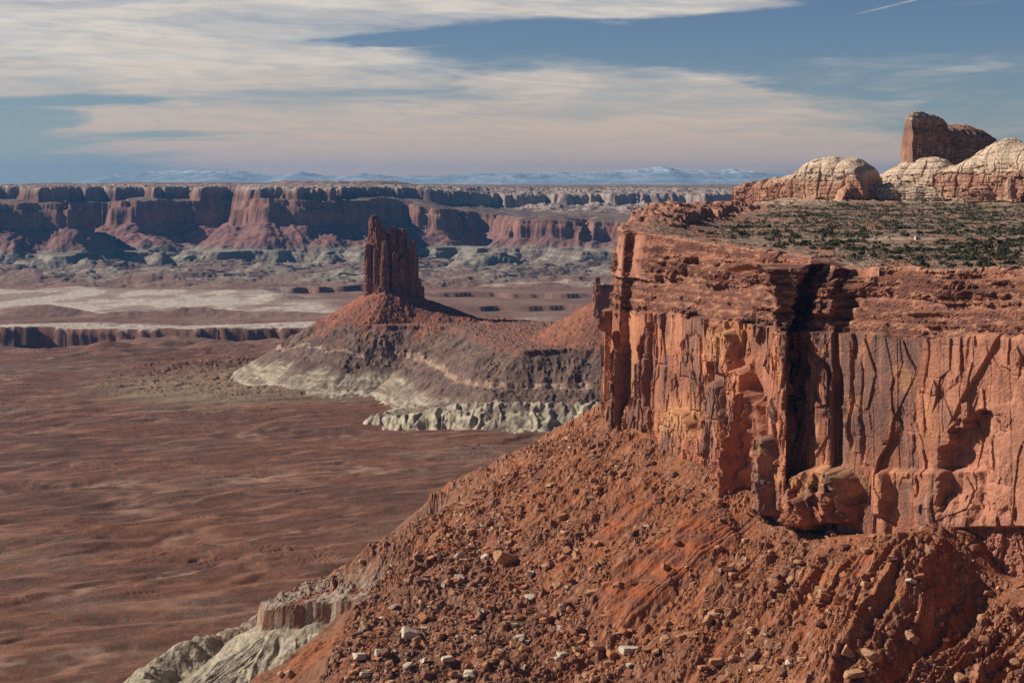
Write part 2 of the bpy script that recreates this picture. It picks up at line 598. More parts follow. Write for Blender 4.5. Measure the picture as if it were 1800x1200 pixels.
def floor_color(x, y, z, nz):
    red = cmix((0.165, 0.072, 0.043), (0.130, 0.061, 0.041), sm(fb2(x / 210.0, y / 120.0, 4, 101), -0.3, 0.3))
    red = cmix(red, (0.195, 0.082, 0.046), 0.6 * sm(fb2(x / 330.0, y / 200.0, 3, 102), 0.05, 0.45))
    gray = np.array((0.175, 0.108, 0.077), np.float32)
    c = cmix(red, gray, 0.6 * sm(fb2(x / 400.0 + 7, y / 260.0, 6, 103, 0.6), 0.05, 0.45))
    c = c * (1 + 0.07 * fb2((x * 0.8 + y * 0.6) / 90.0, (-x * 0.6 + y * 0.8) / 20.0, 4, 111))[..., None]
    speck = h01(np.floor(x / 2.2), np.floor(y / 3.5), 0, 9)
    c = c * (0.78 + 0.36 * speck)[..., None]
    dots = h01(np.floor(x / 5.0), np.floor(y / 9.0), 1, 19)
    c = cmix(c, (0.085, 0.07, 0.045), 0.6 * sm(dots, 0.86, 0.9) * sm(fb2(x / 150.0, y / 150.0, 3, 113), -0.2, 0.15))
    # pale sandy washes
    a = x * 0.80 + y * 0.60; b = -x * 0.60 + y * 0.80
    wx = 60 * fb2(x / 500.0, y / 500.0, 3, 11)
    gl = rd2((a + wx * 1.6) / 900.0, (b - wx) / 330.0, 4, 41)
    w1 = sm(gl, 0.63, 0.74) * sm(fb2(x / 140.0, y / 140.0, 3, 105), -0.18, 0.25)
    c = cmix(c, (0.38, 0.25, 0.18), 0.6 * w1 * sm(fb2(x / 30.0, y / 30.0, 3, 112), -0.3, 0.2))
    c = cmix(c, (0.40, 0.20, 0.13), 0.35 * sm(rd2((a + wx) / 200.0, (b - wx) / 60.0, 4, 42), 0.6, 0.8))
    wch = rd2((a + wx * 1.2) / 420.0, (b - wx * 0.8) / 150.0, 3, 43)
    c = cmix(c, (0.31, 0.20, 0.145), 0.55 * sm(wch, 0.87, 0.95) * sm(fb2(x / 90.0, y / 90.0, 3, 115), -0.2, 0.15))
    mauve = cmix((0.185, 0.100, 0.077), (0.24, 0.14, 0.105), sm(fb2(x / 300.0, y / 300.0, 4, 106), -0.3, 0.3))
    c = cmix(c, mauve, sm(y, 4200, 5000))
    # the white rock flat with its dark cracks, and the white rim
    e = rim_edge(x) - y
    left = sm(px_of(x, y), 640, 560)
    wn = fb2(x / 260.0, y / 260.0, 4, 107)
    white = sm(e, 6, -4) * sm(e, -190, -120 + 0) * left
    flat_ = sm(y + 130 * wn, 5420, 5560) * sm(y + 220 * wn, 7050, 6750) * sm(px_of(x, y) + 160 * wn, 600, 420)
    flat_ = np.maximum(flat_, sm(y + 120 * wn, 5520, 5600) * sm(y + 120 * wn, 5950, 5850) * sm(px_of(x, y), 640, 560))
    right = sm(px_of(x, y), 760, 820)
    flat_ = np.maximum(flat_, right * sm(np.abs(y - 7250 + 100 * wn), 190, 60) * 0.75)
    flat_ = np.maximum(flat_, right * sm(np.abs(y - 5350 + 60 * wn), 130, 40) * 0.55 * sm(px_of(x, y), 1000, 900))
    wt = np.maximum(white, flat_ * (0.35 + 0.65 * sm(fb2(x / 150.0, y / 420.0, 5, 114, 0.6), -0.22, 0.10))) * sm(nz, 0.45, 0.75)
    crack = 0.55 + 0.45 * sm(np.abs(fb2(x / 30.0, y / 45.0, 3, 108)), 0.0, 0.10)
    crack = crack * (0.75 + 0.25 * sm(fb2(x / 16.0, y / 26.0, 2, 109), -0.25, 0.1))
    c = cmix(c, np.array((0.60, 0.50, 0.41), np.float32) * crack[..., None], 0.9 * wt)
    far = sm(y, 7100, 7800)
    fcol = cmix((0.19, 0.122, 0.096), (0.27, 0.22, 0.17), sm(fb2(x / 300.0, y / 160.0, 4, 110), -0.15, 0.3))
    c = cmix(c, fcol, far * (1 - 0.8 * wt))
    # exposed ledges
    rockc = cmix((0.20, 0.085, 0.06), (0.25, 0.13, 0.09), h01(np.floor(z / 2.0), 0 * z, 0, 4))
    c = cmix(c, rockc, sm(nz, 0.86, 0.6))
    # olive tint of the ledgy ground before the tower hill
    reg = sm(np.hypot((x + 520) / 330.0, (y - 3650) / 430.0) + 0.25 * wn, 1.1, 0.5)
    c = cmix(c, (0.30, 0.215, 0.135), 0.6 * reg * sm(nz, 0.8, 0.95))
    return c


def build_basin():
    u = np.concatenate([np.linspace(-0.75, -0.305, 40)[:-1], np.linspace(-0.305, 0.16, 900), np.linspace(0.16, 0.75, 50)[1:]])
    y = np.concatenate([np.array([-2000, -500, 200, 500, 700, 900.]), np.geomspace(1000, 8300, 1250), np.geomspace(8400, 45500, 24)])
    U, Y = np.meshgrid(u, y)
    X = U * np.maximum(Y, 900)
    Zz = floor_z(X, Y)
    nz, _, _ = slope_of(X, Y, Zz)
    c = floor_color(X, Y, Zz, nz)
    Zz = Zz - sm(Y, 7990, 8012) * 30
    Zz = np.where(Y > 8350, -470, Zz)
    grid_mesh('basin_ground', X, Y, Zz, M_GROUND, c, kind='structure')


build_basin(); tick('basin')


# ------------------------------------------------------------------ far mesa, far plateau, mountains
def lerp_pts(pts, n=400):
    p = np.asarray(pts, float)
    return p


FAR_LOW = [(-500, 9300), (-200, 9100), (-40, 9000), (40, 9000), (104, 9080), (112, 9750), (190, 10150), (205, 10050), (222, 9640), (246, 9560), (262, 9700), (300, 9850),
           (392, 10250), (408, 10200), (428, 9900), (455, 9480), (470, 9430), (520, 9500), (600, 9650), (652, 9960), (690, 10150), (735, 10300), (752, 10060), (775, 9960),
           (792, 10200), (838, 10650), (862, 10600), (880, 10300), (925, 9700), (940, 9620), (1000, 9560), (1010, 9760), (1036, 9800), (1045, 9640), (1090, 9420), (1200, 9400),
           (1300, 9250), (1500, 9100), (1900, 9000)]
FAR_UP = [(-500, 9510), (-150, 9410), (30, 9510), (54, 9500), (70, 9240), (84, 9290), (100, 9860), (112, 10140), (165, 10230), (172, 9960), (186, 9990), (204, 10230), (248, 10310), (255, 9930), (268, 9890), (285, 10110), (330, 10430), (345, 10140), (380, 10230), (398, 10370), (424, 10290), (436, 9890), (470, 9610), (505, 9570), (560, 9710), (600, 9960), (640, 10190), (700, 10640), (770, 11000), (800, 11300), (900, 11600), (1000, 11800), (1100, 11900), (1300, 12000), (1900, 12000)]


def build_far():
    xs = np.arange(-3700, 2300, 5.5)
    ys = np.concatenate([np.arange(8000, 8600, 8.0), np.arange(8600, 10900, 4.6), np.arange(10900, 12500, 9.0), np.geomspace(12500, 16000, 60)])
    X, Y = np.meshgrid(xs, ys)
    lo = [W(p, d) for p, d in FAR_LOW]; up = [W(p, d) for p, d in FAR_UP]

    def front(pts):
        d, arc = poly_dist(X, Y, pts)
        ring = list(pts) + [(6000, 30000), (-6000, 30000)]
        return np.where(inside(X, Y, ring), -d, d), arc
    dl, al = front(lo); du, au = front(up)
    flute = 14 * rd2(X / 75.0 + 0.3 * fb2(X / 60.0, Y / 60.0, 2, 235), Y / 75.0, 4, 201) + 75 * fb2(X / 230.0, Y / 230.0, 4, 202) + 150 * fb2(X / 520.0, Y / 520.0, 2, 230)
    dl = dl + flute + 4 * rd2(X / 22.0, Y / 22.0, 2, 203)
    du = du + 0.9 * flute + 60 * fb2(X / 260.0, Y / 260.0, 3, 236) + 60 * (rd2((X + Y) / 230.0, (Y - X) / 420.0, 4, 204) - 0.2) * sm(du, 160, -60) + 20 * fb2(X / 110.0, Y / 110.0, 3, 207)
    pxx = px_of(X, Y)
    right = sm(pxx, 640, 930)
    zt = lerp(-100, -196, right) + (26 - 12 * right) * fb2(X / 420.0, Y / 420.0, 3, 205)     # top of the lower cliff
    drop = lerp(122, 90, right)
    zb = zt - drop
    slopew = lerp(0.50, 0.54, right)
    # talus below the cliff, a bench, then grey badlands
    gul = 0.6 * rd2(al / 26.0, dl / 300.0, 3, 206) + fb2(X / 110.0, Y / 110.0, 3, 229)
    bench_z = -338 + 6 * fb2(X / 300.0, Y / 300.0, 3, 208)
    t_al = np.maximum(dl - 14, 0)
    z_t = zb - t_al * slopew + 13 * gul * sm(t_al, 0, 40)
    bw = 340 + 420 * fb2(X / 420.0, Y / 420.0, 3, 209) + 30 * rd2(X / 120.0, Y / 120.0, 3, 210)   # bench edge distance
    e = dl - bw
    bad = np.clip(e, 0, 400)
    gul2 = rd2(al / 24.0 + 0.4 * fb2(X / 60., Y / 60., 2, 212), dl / 170.0, 4, 211)
    z_b = bench_z - 14 * sm(e, -4, 5) - 0.42 * bad + 12 * (gul2 - 0.2) * sm(e, 5, 50) * sm(e, 320, 100)
    low = np.maximum(z_t, np.where(e < 0, bench_z - 0.01 * dl, z_b))
    fl = floor_z(X, Y, False)
    low = np.maximum(low, fl)
    # the cliff itself
    cl = sm(dl, 14, -3)
    cl = 0.38 * sm(dl, 14, 8) + 0.34 * sm(dl, 4, -3) + 0.28 * sm(dl, -16, -30)
    z = np.where(dl > 14, low, lerp(zb, zt, cl))
    # ledges above the lower cliff, sloping up to the pale upper cliff
    inn = np.maximum(-dl - 30, 0)
    up_rise = np.minimum(inn * lerp(0.05, 0.035, right), 40) + 3.0 * np.floor(3 * fb2(X / 160.0, Y / 160.0, 3, 213) + 0.5)
    z = np.where(dl < -30, zt + up_rise, z)
    ztop = lerp(-20, -32, right) + 4 * fb2(X / 400.0, Y / 400.0, 4, 214)
    base_u = zt + np.minimum(np.maximum(-dl, 0) * lerp(0.05, 0.035, right), 42)
    hu = np.maximum(ztop - base_u, 5)
    knob = np.abs(fb2(X / 55.0, Y / 80.0, 4, 215))
    wl = lerp(0.85, 0.6, right)
    dome = sm(du, 8, -16) * wl + (1 - wl) * sm(du, -10, -190 - 160 * right)
    z_u = base_u + hu * dome + (8 - 26 * knob) * sm(du, 0, -30) * sm(du, -420, -120)
    z = np.where(du < 10, np.maximum(z, z_u), z)
    kn2 = sm(du, -300, -520) * sm(du, -900, -620)
    z = z + np.where(du < -300, kn2 * 9 * np.abs(fb2(X / 60.0, Y / 70.0, 3, 216)), 0)
    # knobbly slickrock on the broad right-hand bench
    rk = right * sm(-dl, 350, 700) * sm(du, -20, 60)
    z = z + rk * (36 * np.maximum(0, fb2(X / 150.0, Y / 210.0, 5, 217) + 0.03) + 8 * np.abs(fb2(X / 40.0, Y / 50.0, 3, 218)))
    # low flat-topped butte on the rim
    bx, by = W(600, 11600)
    rr = np.hypot((X - bx) / 400.0, (Y - by) / 260.0) + 0.08 * fb2(X / 70.0, Y / 70.0, 3, 219)
    z = z + 24 * sm(rr, 1.35, 0.78)
    z = z + sm(du, -300, -700) * (10 * fb2(X / 700.0, Y / 900.0, 3, 237) + 5 * np.maximum(0, fb2(X / 120.0, Y / 200.0, 3, 238)))
    bx, by = W(330, 12100)
    rr = np.hypot((X - bx) / 1100.0, (Y - by) / 300.0) + 0.15 * fb2(X / 90.0, Y / 90.0, 3, 220)
    z = z + 14 * sm(rr, 1.1, 0.6)
    z = np.where(dl > 60, z, z)
    nz, _, _ = slope_of(X, Y, z)
    # colours of the beds, with shade painted into the left upper wall
    bnd = h01(np.floor(z / 9.0 + 0.6 * fb2(X / 200.0, Y / 200.0, 2, 233)), z * 0, 0, 234)
    wing = (0.58 + 0.30 * bnd)[..., None] * cmix((0.27, 0.128, 0.095), (0.39, 0.205, 0.145), sm(fb2(X / 60.0, Y / 60.0, 3, 221) + 0.3 * fb2(X / 12.0, z / 160.0, 2, 222), -0.3, 0.4))
    tal = cmix((0.26, 0.125, 0.10), (0.225, 0.115, 0.10), sm(fb2(X / 90.0, Y / 90.0, 3, 223), -0.3, 0.3))
    chin = cmix((0.20, 0.15, 0.122), (0.28, 0.25, 0.195), sm(fb2(X / 160.0, z / 14.0, 3, 224), -0.2, 0.25))
    white = cmix((0.42, 0.33, 0.26), (0.27, 0.18, 0.145), sm(fb2(X / 110.0, z / 18.0, 4, 225), -0.1, 0.4))
    topc = cmix((0.145, 0.098, 0.078), (0.20, 0.14, 0.108), sm(fb2(X / 120.0, Y / 240.0, 4, 226), -0.2, 0.3))
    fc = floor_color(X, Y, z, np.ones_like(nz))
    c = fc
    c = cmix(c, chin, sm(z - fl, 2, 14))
    c = cmix(c, tal, sm(z_t - bench_z, 0, 18) * sm(dl, 340, 200))
    c = cmix(c, wing, sm(dl, 18, 10))
    c = cmix(c, cmix(topc, (0.33, 0.20, 0.15), sm(nz, 0.93, 0.75)), sm(dl, -28, -40))
    c = cmix(c, wing * 0.9, sm(du, 25, 5) * sm(du, -330, -230) * (1 - right))  # left upper wall gets the darker red to stand in for its shade
    c = cmix(c, white, sm(du, 25, 5) * sm(du, -330, -230) * (0.85 - 0.25 * sm(nz, 0.9, 0.98)) * np.maximum(right, sm(z - ztop + 12 * fb2(X / 90.0, Y / 90.0, 3, 228), -34, -20)))
    c = cmix(c, white, 0.8 * rk * sm(fb2(X / 150.0, Y / 210.0, 5, 217), 0.0, 0.12))
    c = cmix(c, topc, sm(du, -260, -330))
    c = cmix(c, (0.36, 0.22, 0.165), 0.7 * sm(du, -380, -460) * sm(np.abs(fb2(X / 60.0, Y / 70.0, 3, 216)), 0.12, 0.3))
    grid_mesh('far_mesa', X, Y, z, M_FAR, c, kind='structure')
    # plateau from the mesa back to the mountains
    xs = np.linspace(-17000, 17000, 180); ys = np.geomspace(15800, 46000, 90)
    X, Y = np.meshgrid(xs, ys)
    z = -46 + 10 * fb2(X / 1500.0, Y / 1500.0, 4, 231) - sm(Y, 30000, 44000) * 30
    c = cmix((0.21, 0.14, 0.11), (0.27, 0.19, 0.15), sm(fb2(X / 600.0, Y / 1800.0, 4, 232), -0.2, 0.3))
    grid_mesh('far_plateau', X, Y, z, M_MOUNT, c, kind='structure')


def build_mountains():
    D = 38000.0
    prof = [(-900, 330), (-300, 326), (150, 322), (200, 312), (235, 303), (300, 301), (380, 299), (425, 301), (465, 308), (500, 309), (528, 302), (560, 308), (600, 312),
            (640, 305), (690, 309), (760, 310), (860, 305), (1000, 304), (1090, 301), (1120, 297), (1160, 292), (1195, 300), (1250, 301), (1280, 297), (1330, 304), (1400, 310),
            (1500, 316), (1800, 318), (2600, 330)]
    xs = np.linspace(W(-900, D)[0], W(2600, D)[0], 1500); ys = np.linspace(D - 5500, D + 3500, 90)
    X, Y = np.meshgrid(xs, ys)
    p = px_of(X, D)
    h = np.interp(p, [a for a, b in prof], [(330 - b) * D / F for a, b in prof])
    t = (Y - D) / 5500.0
    ridge = rd2(X / 1500.0, Y / 2600.0, 5, 241)
    shape = np.where(t < 0, sm(t, -1.0, -0.05), sm(t, 0.64, 0.05))
    near = sm(t, -1.0, -0.1)
    z = -117 + h * (shape * (0.84 + 0.16 * ridge)) + 34 * rd2(X / 520.0, Y / 900.0, 4, 242) * shape * sm(h, 60, 300)
    z = z - 0.0
    snow = sm(z + 70 * fb2(X / 420.0, Y / 420.0, 4, 243), 150, 215) * sm(fb2(X / 330.0, Y / 500.0, 4, 244), -0.22, 0.1)
    nz, _, _ = slope_of(X, Y, z)
    c = cmix((0.26, 0.32, 0.36), (0.36, 0.40, 0.42), sm(fb2(X / 900.0, Y / 900.0, 4, 245), -0.3, 0.3))  # snow-dusted ground, its blue-grey lift painted in place of denser haze
    c = cmix(c, (0.72, 0.74, 0.78), 0.8 * snow * sm(fb2(X / 150.0, Y / 260.0, 4, 246), -0.25, 0.15))
    grid_mesh('mountains', X, Y, z, M_MOUNT, c, kind='structure')


build_far(); build_mountains(); tick('far')


# ------------------------------------------------------------------ tower hill with its benches
R1 = [(520, 3180), (330, 3130), (160, 3112), (80, 3125), (20, 3120), (-25, 3170), (-45, 3300), (-70, 3450), (-120, 3600), (-180, 3665), (-245, 3652), (-330, 3680), (-385, 3740), (-398, 3820),
      (-350, 3910), (-245, 3955), (-50, 3900), (100, 3700), (330, 3640), (520, 3500)]
TOWER = (-245.0, 3800.0)
SPINE = [(-245, 3800, -219), (-150, 3770, -247), (-57, 3730, -279), (30, 3480, -285), (70, 3400, -281), (183, 3300, -193), (330, 3340, -120)]


def hill_z(X, Y):
    d, arc = poly_dist(X, Y, R1, True)
    ins = inside(X, Y, R1)
    r = np.where(ins, -d, d)
    big = 20 * fb2(X / 90.0, Y / 90.0, 4, 301)
    r = r + big + 5 * fb2(X / 20.0, Y / 20.0, 3, 302)
    gul = rd2(arc / 27.0 + 0.25 * fb2(X / 40.0, Y / 40.0, 2, 304), r / 200.0, 3, 303)
    gul2 = rd2(arc / 11.0 + 0.3 * fb2(X / 20.0, Y / 20.0, 2, 306), r / 80.0, 3, 305)
    # ledge (6 m), grey slope, pale ledge (9 m), grey slope, white badlands
    led1 = 1.0
    z = np.where(r < 0, -283.0, -283 - 6 * sm(r, 0, 2.5) - np.maximum(r - 2, 0) * 0.58)
    z = z + (4.5 * gul + 2.6 * gul2) * sm(r, 4, 30) * sm(r, 78, 66)
    r2 = r - 76 - 5 * fb2(X / 35.0, Y / 35.0, 3, 307)
    z2 = -329 - 9.5 * sm(r2, 0, 3.0) - np.maximum(r2 - 2.5, 0) * 0.60 + (2.4 * gul + 1.6 * gul2) * sm(r2, 4, 22)
    z = np.where(r2 > 0, np.minimum(z, z2), z)
    r3 = r2 - 34 - 9 * fb2(X / 50.0, Y / 50.0, 3, 308)
    gul3 = rd2(arc / 62.0 + 0.3 * fb2(X / 60.0, Y / 60.0, 2, 331), r / 160.0, 2, 332)
    z3 = -359 - np.maximum(r3, 0) * 0.50 + (13 * (gul3 - 0.35) + 9.0 * (gul - 0.4) + 6.0 * gul2) * sm(r3, -6, 16) * sm(r3, 150, 60)
    q3 = z3 / 9.0 + 0.4 * fb2(X / 30.0, Y / 30.0, 2, 333); f3 = np.floor(q3)
    z3 = z3 + 0.55 * 9.0 * (f3 + sm(q3 - f3, 0.3, 0.62) - q3) * sm(r3, 0, 10)
    z = np.where(r3 > 0, np.minimum(z, z3 + 2), z)
    LOBE = [(-222, 3050), (-180, 3028), (-110, 3026), (-20, 3010), (150, 2998), (260, 3010), (260, 3140), (20, 3150), (-80, 3165), (-170, 3120)]
    dL, aL = poly_dist(X, Y, LOBE, True)
    dL = np.where(inside(X, Y, LOBE), -dL, dL) + 12 * fb2(X / 34.0, Y / 34.0, 3, 341)
    gl1 = rd2(aL / 34.0 + 0.3 * fb2(X / 30.0, Y / 30.0, 2, 343), dL / 120.0, 2, 342); gl2 = rd2(aL / 12.0 + 0.3 * fb2(X / 15.0, Y / 15.0, 2, 345), dL / 60.0, 3, 344)
    zL = -360 - 26 * sm(X, -40, -225) - 0.62 * np.maximum(dL, 0) + (12 * (gl1 - 0.3) + 2.6 * gl2) * sm(dL, -8, 12) * sm(dL, 75, 40) + 2.5 * fb2(X / 12.0, Y / 12.0, 4, 346) + rocks2(X / 5.0, Y / 5.0, 347, 0.3) * 2.0
    lobe = sm(zL - z, -1.0, 2.0) * sm(dL, 90, 70)
    z = np.where(dL < 90, np.maximum(z, zL), z)
    # cones on top of the bench
    s3 = np.asarray(SPINE, float)
    top = np.full(np.shape(X), -1e9)
    for i in range(len(s3) - 1):
        a, b = s3[i], s3[i + 1]
        ex, ey = b[0] - a[0], b[1] - a[1]
        t = np.clip(((X - a[0]) * ex + (Y - a[1]) * ey) / (ex * ex + ey * ey), 0, 1)
        dd = np.hypot(X - a[0] - t * ex, Y - a[1] - t * ey)
        h = a[2] + (b[2] - a[2]) * t - 0.60 * np.maximum(dd - 34 * sm(t, 0.8, 0) * (i == 0) - 6, 0)
        top = np.maximum(top, h)
    ang = np.arctan2(Y - TOWER[1], X - TOWER[0])
    top = top + 1.6 * fb2(X / 18.0, Y / 18.0, 4, 330) + 1.3 * rd2(ang * 9 + 0.6 * big / 20, np.hypot(X - TOWER[0], Y - TOWER[1]) / 160.0, 3, 309) - 1.5
    z = np.maximum(z, top) + np.where(r < 0, 1.5 * fb2(X / 25.0, Y / 25.0, 3, 310), 0)
    bl = rocks2(X / 6.0, Y / 6.0, 31, 0.45) * 3.6 + rocks2(X / 3.2, Y / 3.2, 32, 0.6) * 1.6
    z = z + bl * sm(r3, 20, -10) * (0.6 + 0.4 * sm(fb2(X / 40.0, Y / 40.0, 2, 311), -0.2, 0.3))
    return z, r, r2, r3, top, gul, gul2, lobe, dL, gl2


def build_hill():
    xs = np.arange(-640, 420, 1.55); ys = np.concatenate([np.arange(2800, 4010, 1.75), np.arange(4014, 4300, 8)])
    X, Y = np.meshgrid(xs, ys)
    z, r, r2, r3, top, gul, gul2, lobe, dL, gl2 = hill_z(X, Y)
    fl = floor_z(X, Y, False)
    nz, _, _ = slope_of(X, Y, z)
    redc = cmix((0.29, 0.112, 0.066), (0.205, 0.09, 0.062), sm(fb2(X / 50.0, Y / 50.0, 4, 321), -0.25, 0.3))
    benc = cmix((0.25, 0.115, 0.08), (0.20, 0.12, 0.09), sm(fb2(X / 60.0, Y / 60.0, 4, 322), -0.2, 0.3))
    gray = cmix((0.185, 0.115, 0.085), (0.125, 0.078, 0.063), sm(fb2(X / 34.0, Y / 34.0, 4, 323), -0.3, 0.3))
    pale = cmix((0.40, 0.28, 0.20), (0.24, 0.13, 0.095), sm(fb2(X / 22.0, z / 4.0, 3, 324), -0.05, 0.3))
    whit = cmix((0.46, 0.385, 0.275), (0.30, 0.25, 0.18), sm(fb2(X / 30.0, z / 8.0, 3, 325), -0.2, 0.3))
    whit = cmix(whit, (0.23, 0.155, 0.115), 0.8 * sm(fb2(X / 28.0, Y / 28.0, 4, 328), 0.05, 0.3) * sm(r3, 70, 25))
    c = benc
    c = cmix(c, redc, sm(top - (z - 2), -6, 0))
    c = cmix(c, (0.16, 0.075, 0.055), 0.8 * sm(r, -2, 0) * sm(r, 8, 4))
    c = cmix(c, gray, sm(r, 3, 9))
    spill = sm(fb2(X / 24.0 + 3, Y / 60.0, 3, 326), 0.02, 0.25) * sm(r, 80, 20)
    c = cmix(c, redc, 0.75 * spill * sm(X, -100, -150))
    c = cmix(c, pale, 0.85 * sm(r2, -1, 0.5) * sm(r2, 7, 4))
    c = cmix(c, whit, sm(r3 - 16 * gul - 8 * gul2, -4, 18) * (0.92 - 0.62 * sm(gul2 + 0.8 * gul, 0.25, -0.45)) * (0.45 + 0.55 * sm(fb2(X / 45.0, z / 7.0, 4, 329), -0.15, 0.08)))
    c = cmix(c, floor_color(X, Y, z, np.ones_like(nz)), sm(r3, 78, 105) * 0.55)
    c = cmix(c, cmix(whit, gray, 0.75 * sm(dL, -2, -14) + 0.5 * sm(gl2, 0.1, -0.4) * sm(dL, 40, 10)), lobe)
    zz = np.where((r3 > 60) & (lobe < 0.3), np.minimum(z, fl + (110 - r3) * 0.16 + 3), z)
    zz = np.where(z < fl - 4, fl - 4, zz)
    grid_mesh('tower_hill', X, Y, zz, M_MID, c, mask=(zz > fl - 3.0), kind='structure')


build_hill(); tick('tower hill')


# ------------------------------------------------------------------ near mesa: plan of the cliff line
PLAN_PX = [(1330, 2900), (1290, 2450), (1256, 2120), (1206, 1930), (1150, 1760), (1106, 1640), (1078, 1540), (1061, 1468), (1063, 1440), (1078, 1424), (1096, 1424), (1104, 1413), (1130, 1398),
           (1150, 1384), (1190, 1352), (1230, 1322), (1262, 1300), (1300, 1274), (1330, 1262), (1352, 1226), (1382, 1204), (1387, 1218), (1391, 1236), (1398, 1243), (1406, 1233), (1411, 1209), (1424, 1206),
           (1462, 1194), (1467, 1200), (1474, 1188), (1520, 1172), (1600, 1146), (1640, 1130), (1690, 1114), (1735, 1099), (1800, 1078), (1900, 1050), (2050, 1000), (2300, 930)]
PLAN = np.array([W(p, d) for p, d in PLAN_PX])


def resample(pts, step):
    seg = np.hypot(*np.diff(pts, axis=0).T)
    s = np.concatenate([[0], np.cumsum(seg)])
    t = np.arange(0, s[-1], step)
    return np.stack([np.interp(t, s, pts[:, 0]), np.interp(t, s, pts[:, 1])], 1), t


def gsm(a, sig):
    k = np.arange(-int(4 * sig), int(4 * sig) + 1)
    w = np.exp(-0.5 * (k / sig) ** 2); w /= w.sum()
    ap = np.pad(a, len(k) // 2, mode='edge')
    return np.convolve(ap, w, 'valid')


STEP = 0.5
CP, CS = resample(PLAN, STEP)
CP = np.stack([gsm(CP[:, 0], 2.5), gsm(CP[:, 1], 2.5)], 1)
_t = np.gradient(np.stack([gsm(CP[:, 0], 14), gsm(CP[:, 1], 14)], 1), axis=0)
_t /= np.linalg.norm(_t, axis=1)[:, None]
CN = np.stack([_t[:, 1], -_t[:, 0]], 1)
CA = px_of(CP[:, 0], CP[:, 1])                      # bearing of each wall point, in photo columns
# bearing along the wall made monotonic for authored features (recess columns share the same bearing)
KEY = np.interp
_keys = [(1061, -38, -100, -190, 0.20), (1085, -40, -100, -190, 0.25), (1110, -40, -100, -191, 0.34), (1130, -43, -99, -192, 0.55), (1180, -47, -98, -200, 0.95), (1260, -50, -98, -208, 1.1), (1330, -52, -98, -218, 1.0),
         (1384, -55, -99, -226, 0.45), (1408, -58, -99, -238, 0.35), (1428, -58, -98, -234, 0.6), (1475, -57, -97, -232, 0.95), (1600, -56, -96, -222, 1.0), (1700, -54, -92, -214, 1.0), (1800, -53, -88, -206, 1.0), (2300, -46, -80, -190, 1.0)]
_ks = []
_i0 = int(np.argmin(CA + (np.arange(len(CA)) < 1) * 1e6)) if False else int(np.argmin(np.hypot(CP[:, 0] - PLAN[7][0], CP[:, 1] - PLAN[7][1])))
for k in _keys:
    j = _i0 + int(np.argmin(np.abs(CA[_i0:] - k[0]))) if k[0] != 1408 else int(np.argmin(np.hypot(CP[:, 0] - W(1398, 1243)[0], CP[:, 1] - 1243)))
    _ks.append(CS[j])
_ks = np.array(_ks)
_back = [(0, -33, -95, -175, 0.25), (CS[_i0] * 0.55, -30, -95, -180, 0.2), (CS[_i0] * 0.85, -28, -98, -186, 0.15)]
_ss = np.concatenate([[b[0] for b in _back], _ks])
_o = np.argsort(_ss)
_ss = _ss[_o]


def _col(i):
    v = np.array([b[i] for b in _back] + [k[i] for k in _keys], float)[_o]
    return gsm(np.interp(CS, _ss, v), 16)


Z_TOP, Z_KAY, Z_BASE, SETK = _col(1), _col(2), _col(3), _col(4)
SETBACK = 30.0


def nearest_s(x, y):
    """distance outside the cliff line and position along it"""
    sub = slice(None, None, 16)
    d, arc = poly_dist(x, y, np.asarray(CP[sub]))
    ring = list(map(tuple, CP[sub])) + [(3000, 930), (3000, 2900)]
    ins = inside(x, y, ring)
    return np.where(ins, -d, d), arc


def blocks(s, z, w, h, seed, jag=0.25):
    """offsets of a jointed wall: tall blocks of width w and height h, each at its own depth; also the crack mask"""
    sw = s / w + jag * pn2(s / (w * 1.3), z / (h * 0.8), seed) * 1.0
    ci = np.floor(sw); fx = sw - ci
    zz = z / h + 3 * h01(ci, ci * 0, 1, seed)
    zi = np.floor(zz); fz = zz - zi
    o = h01(ci, zi, 2, seed)
    tilt = (h01(ci, zi, 3, seed) - 0.5)
    edge = np.minimum(np.minimum(fx, 1 - fx) * w, np.minimum(fz, 1 - fz) * h)
    return o - 0.5 + tilt * (fx - 0.5), edge, fx, fz


S_REC = float(CS[int(np.argmin(np.hypot(CP[:, 0] - W(1398, 1243)[0], CP[:, 1] - 1243)))])


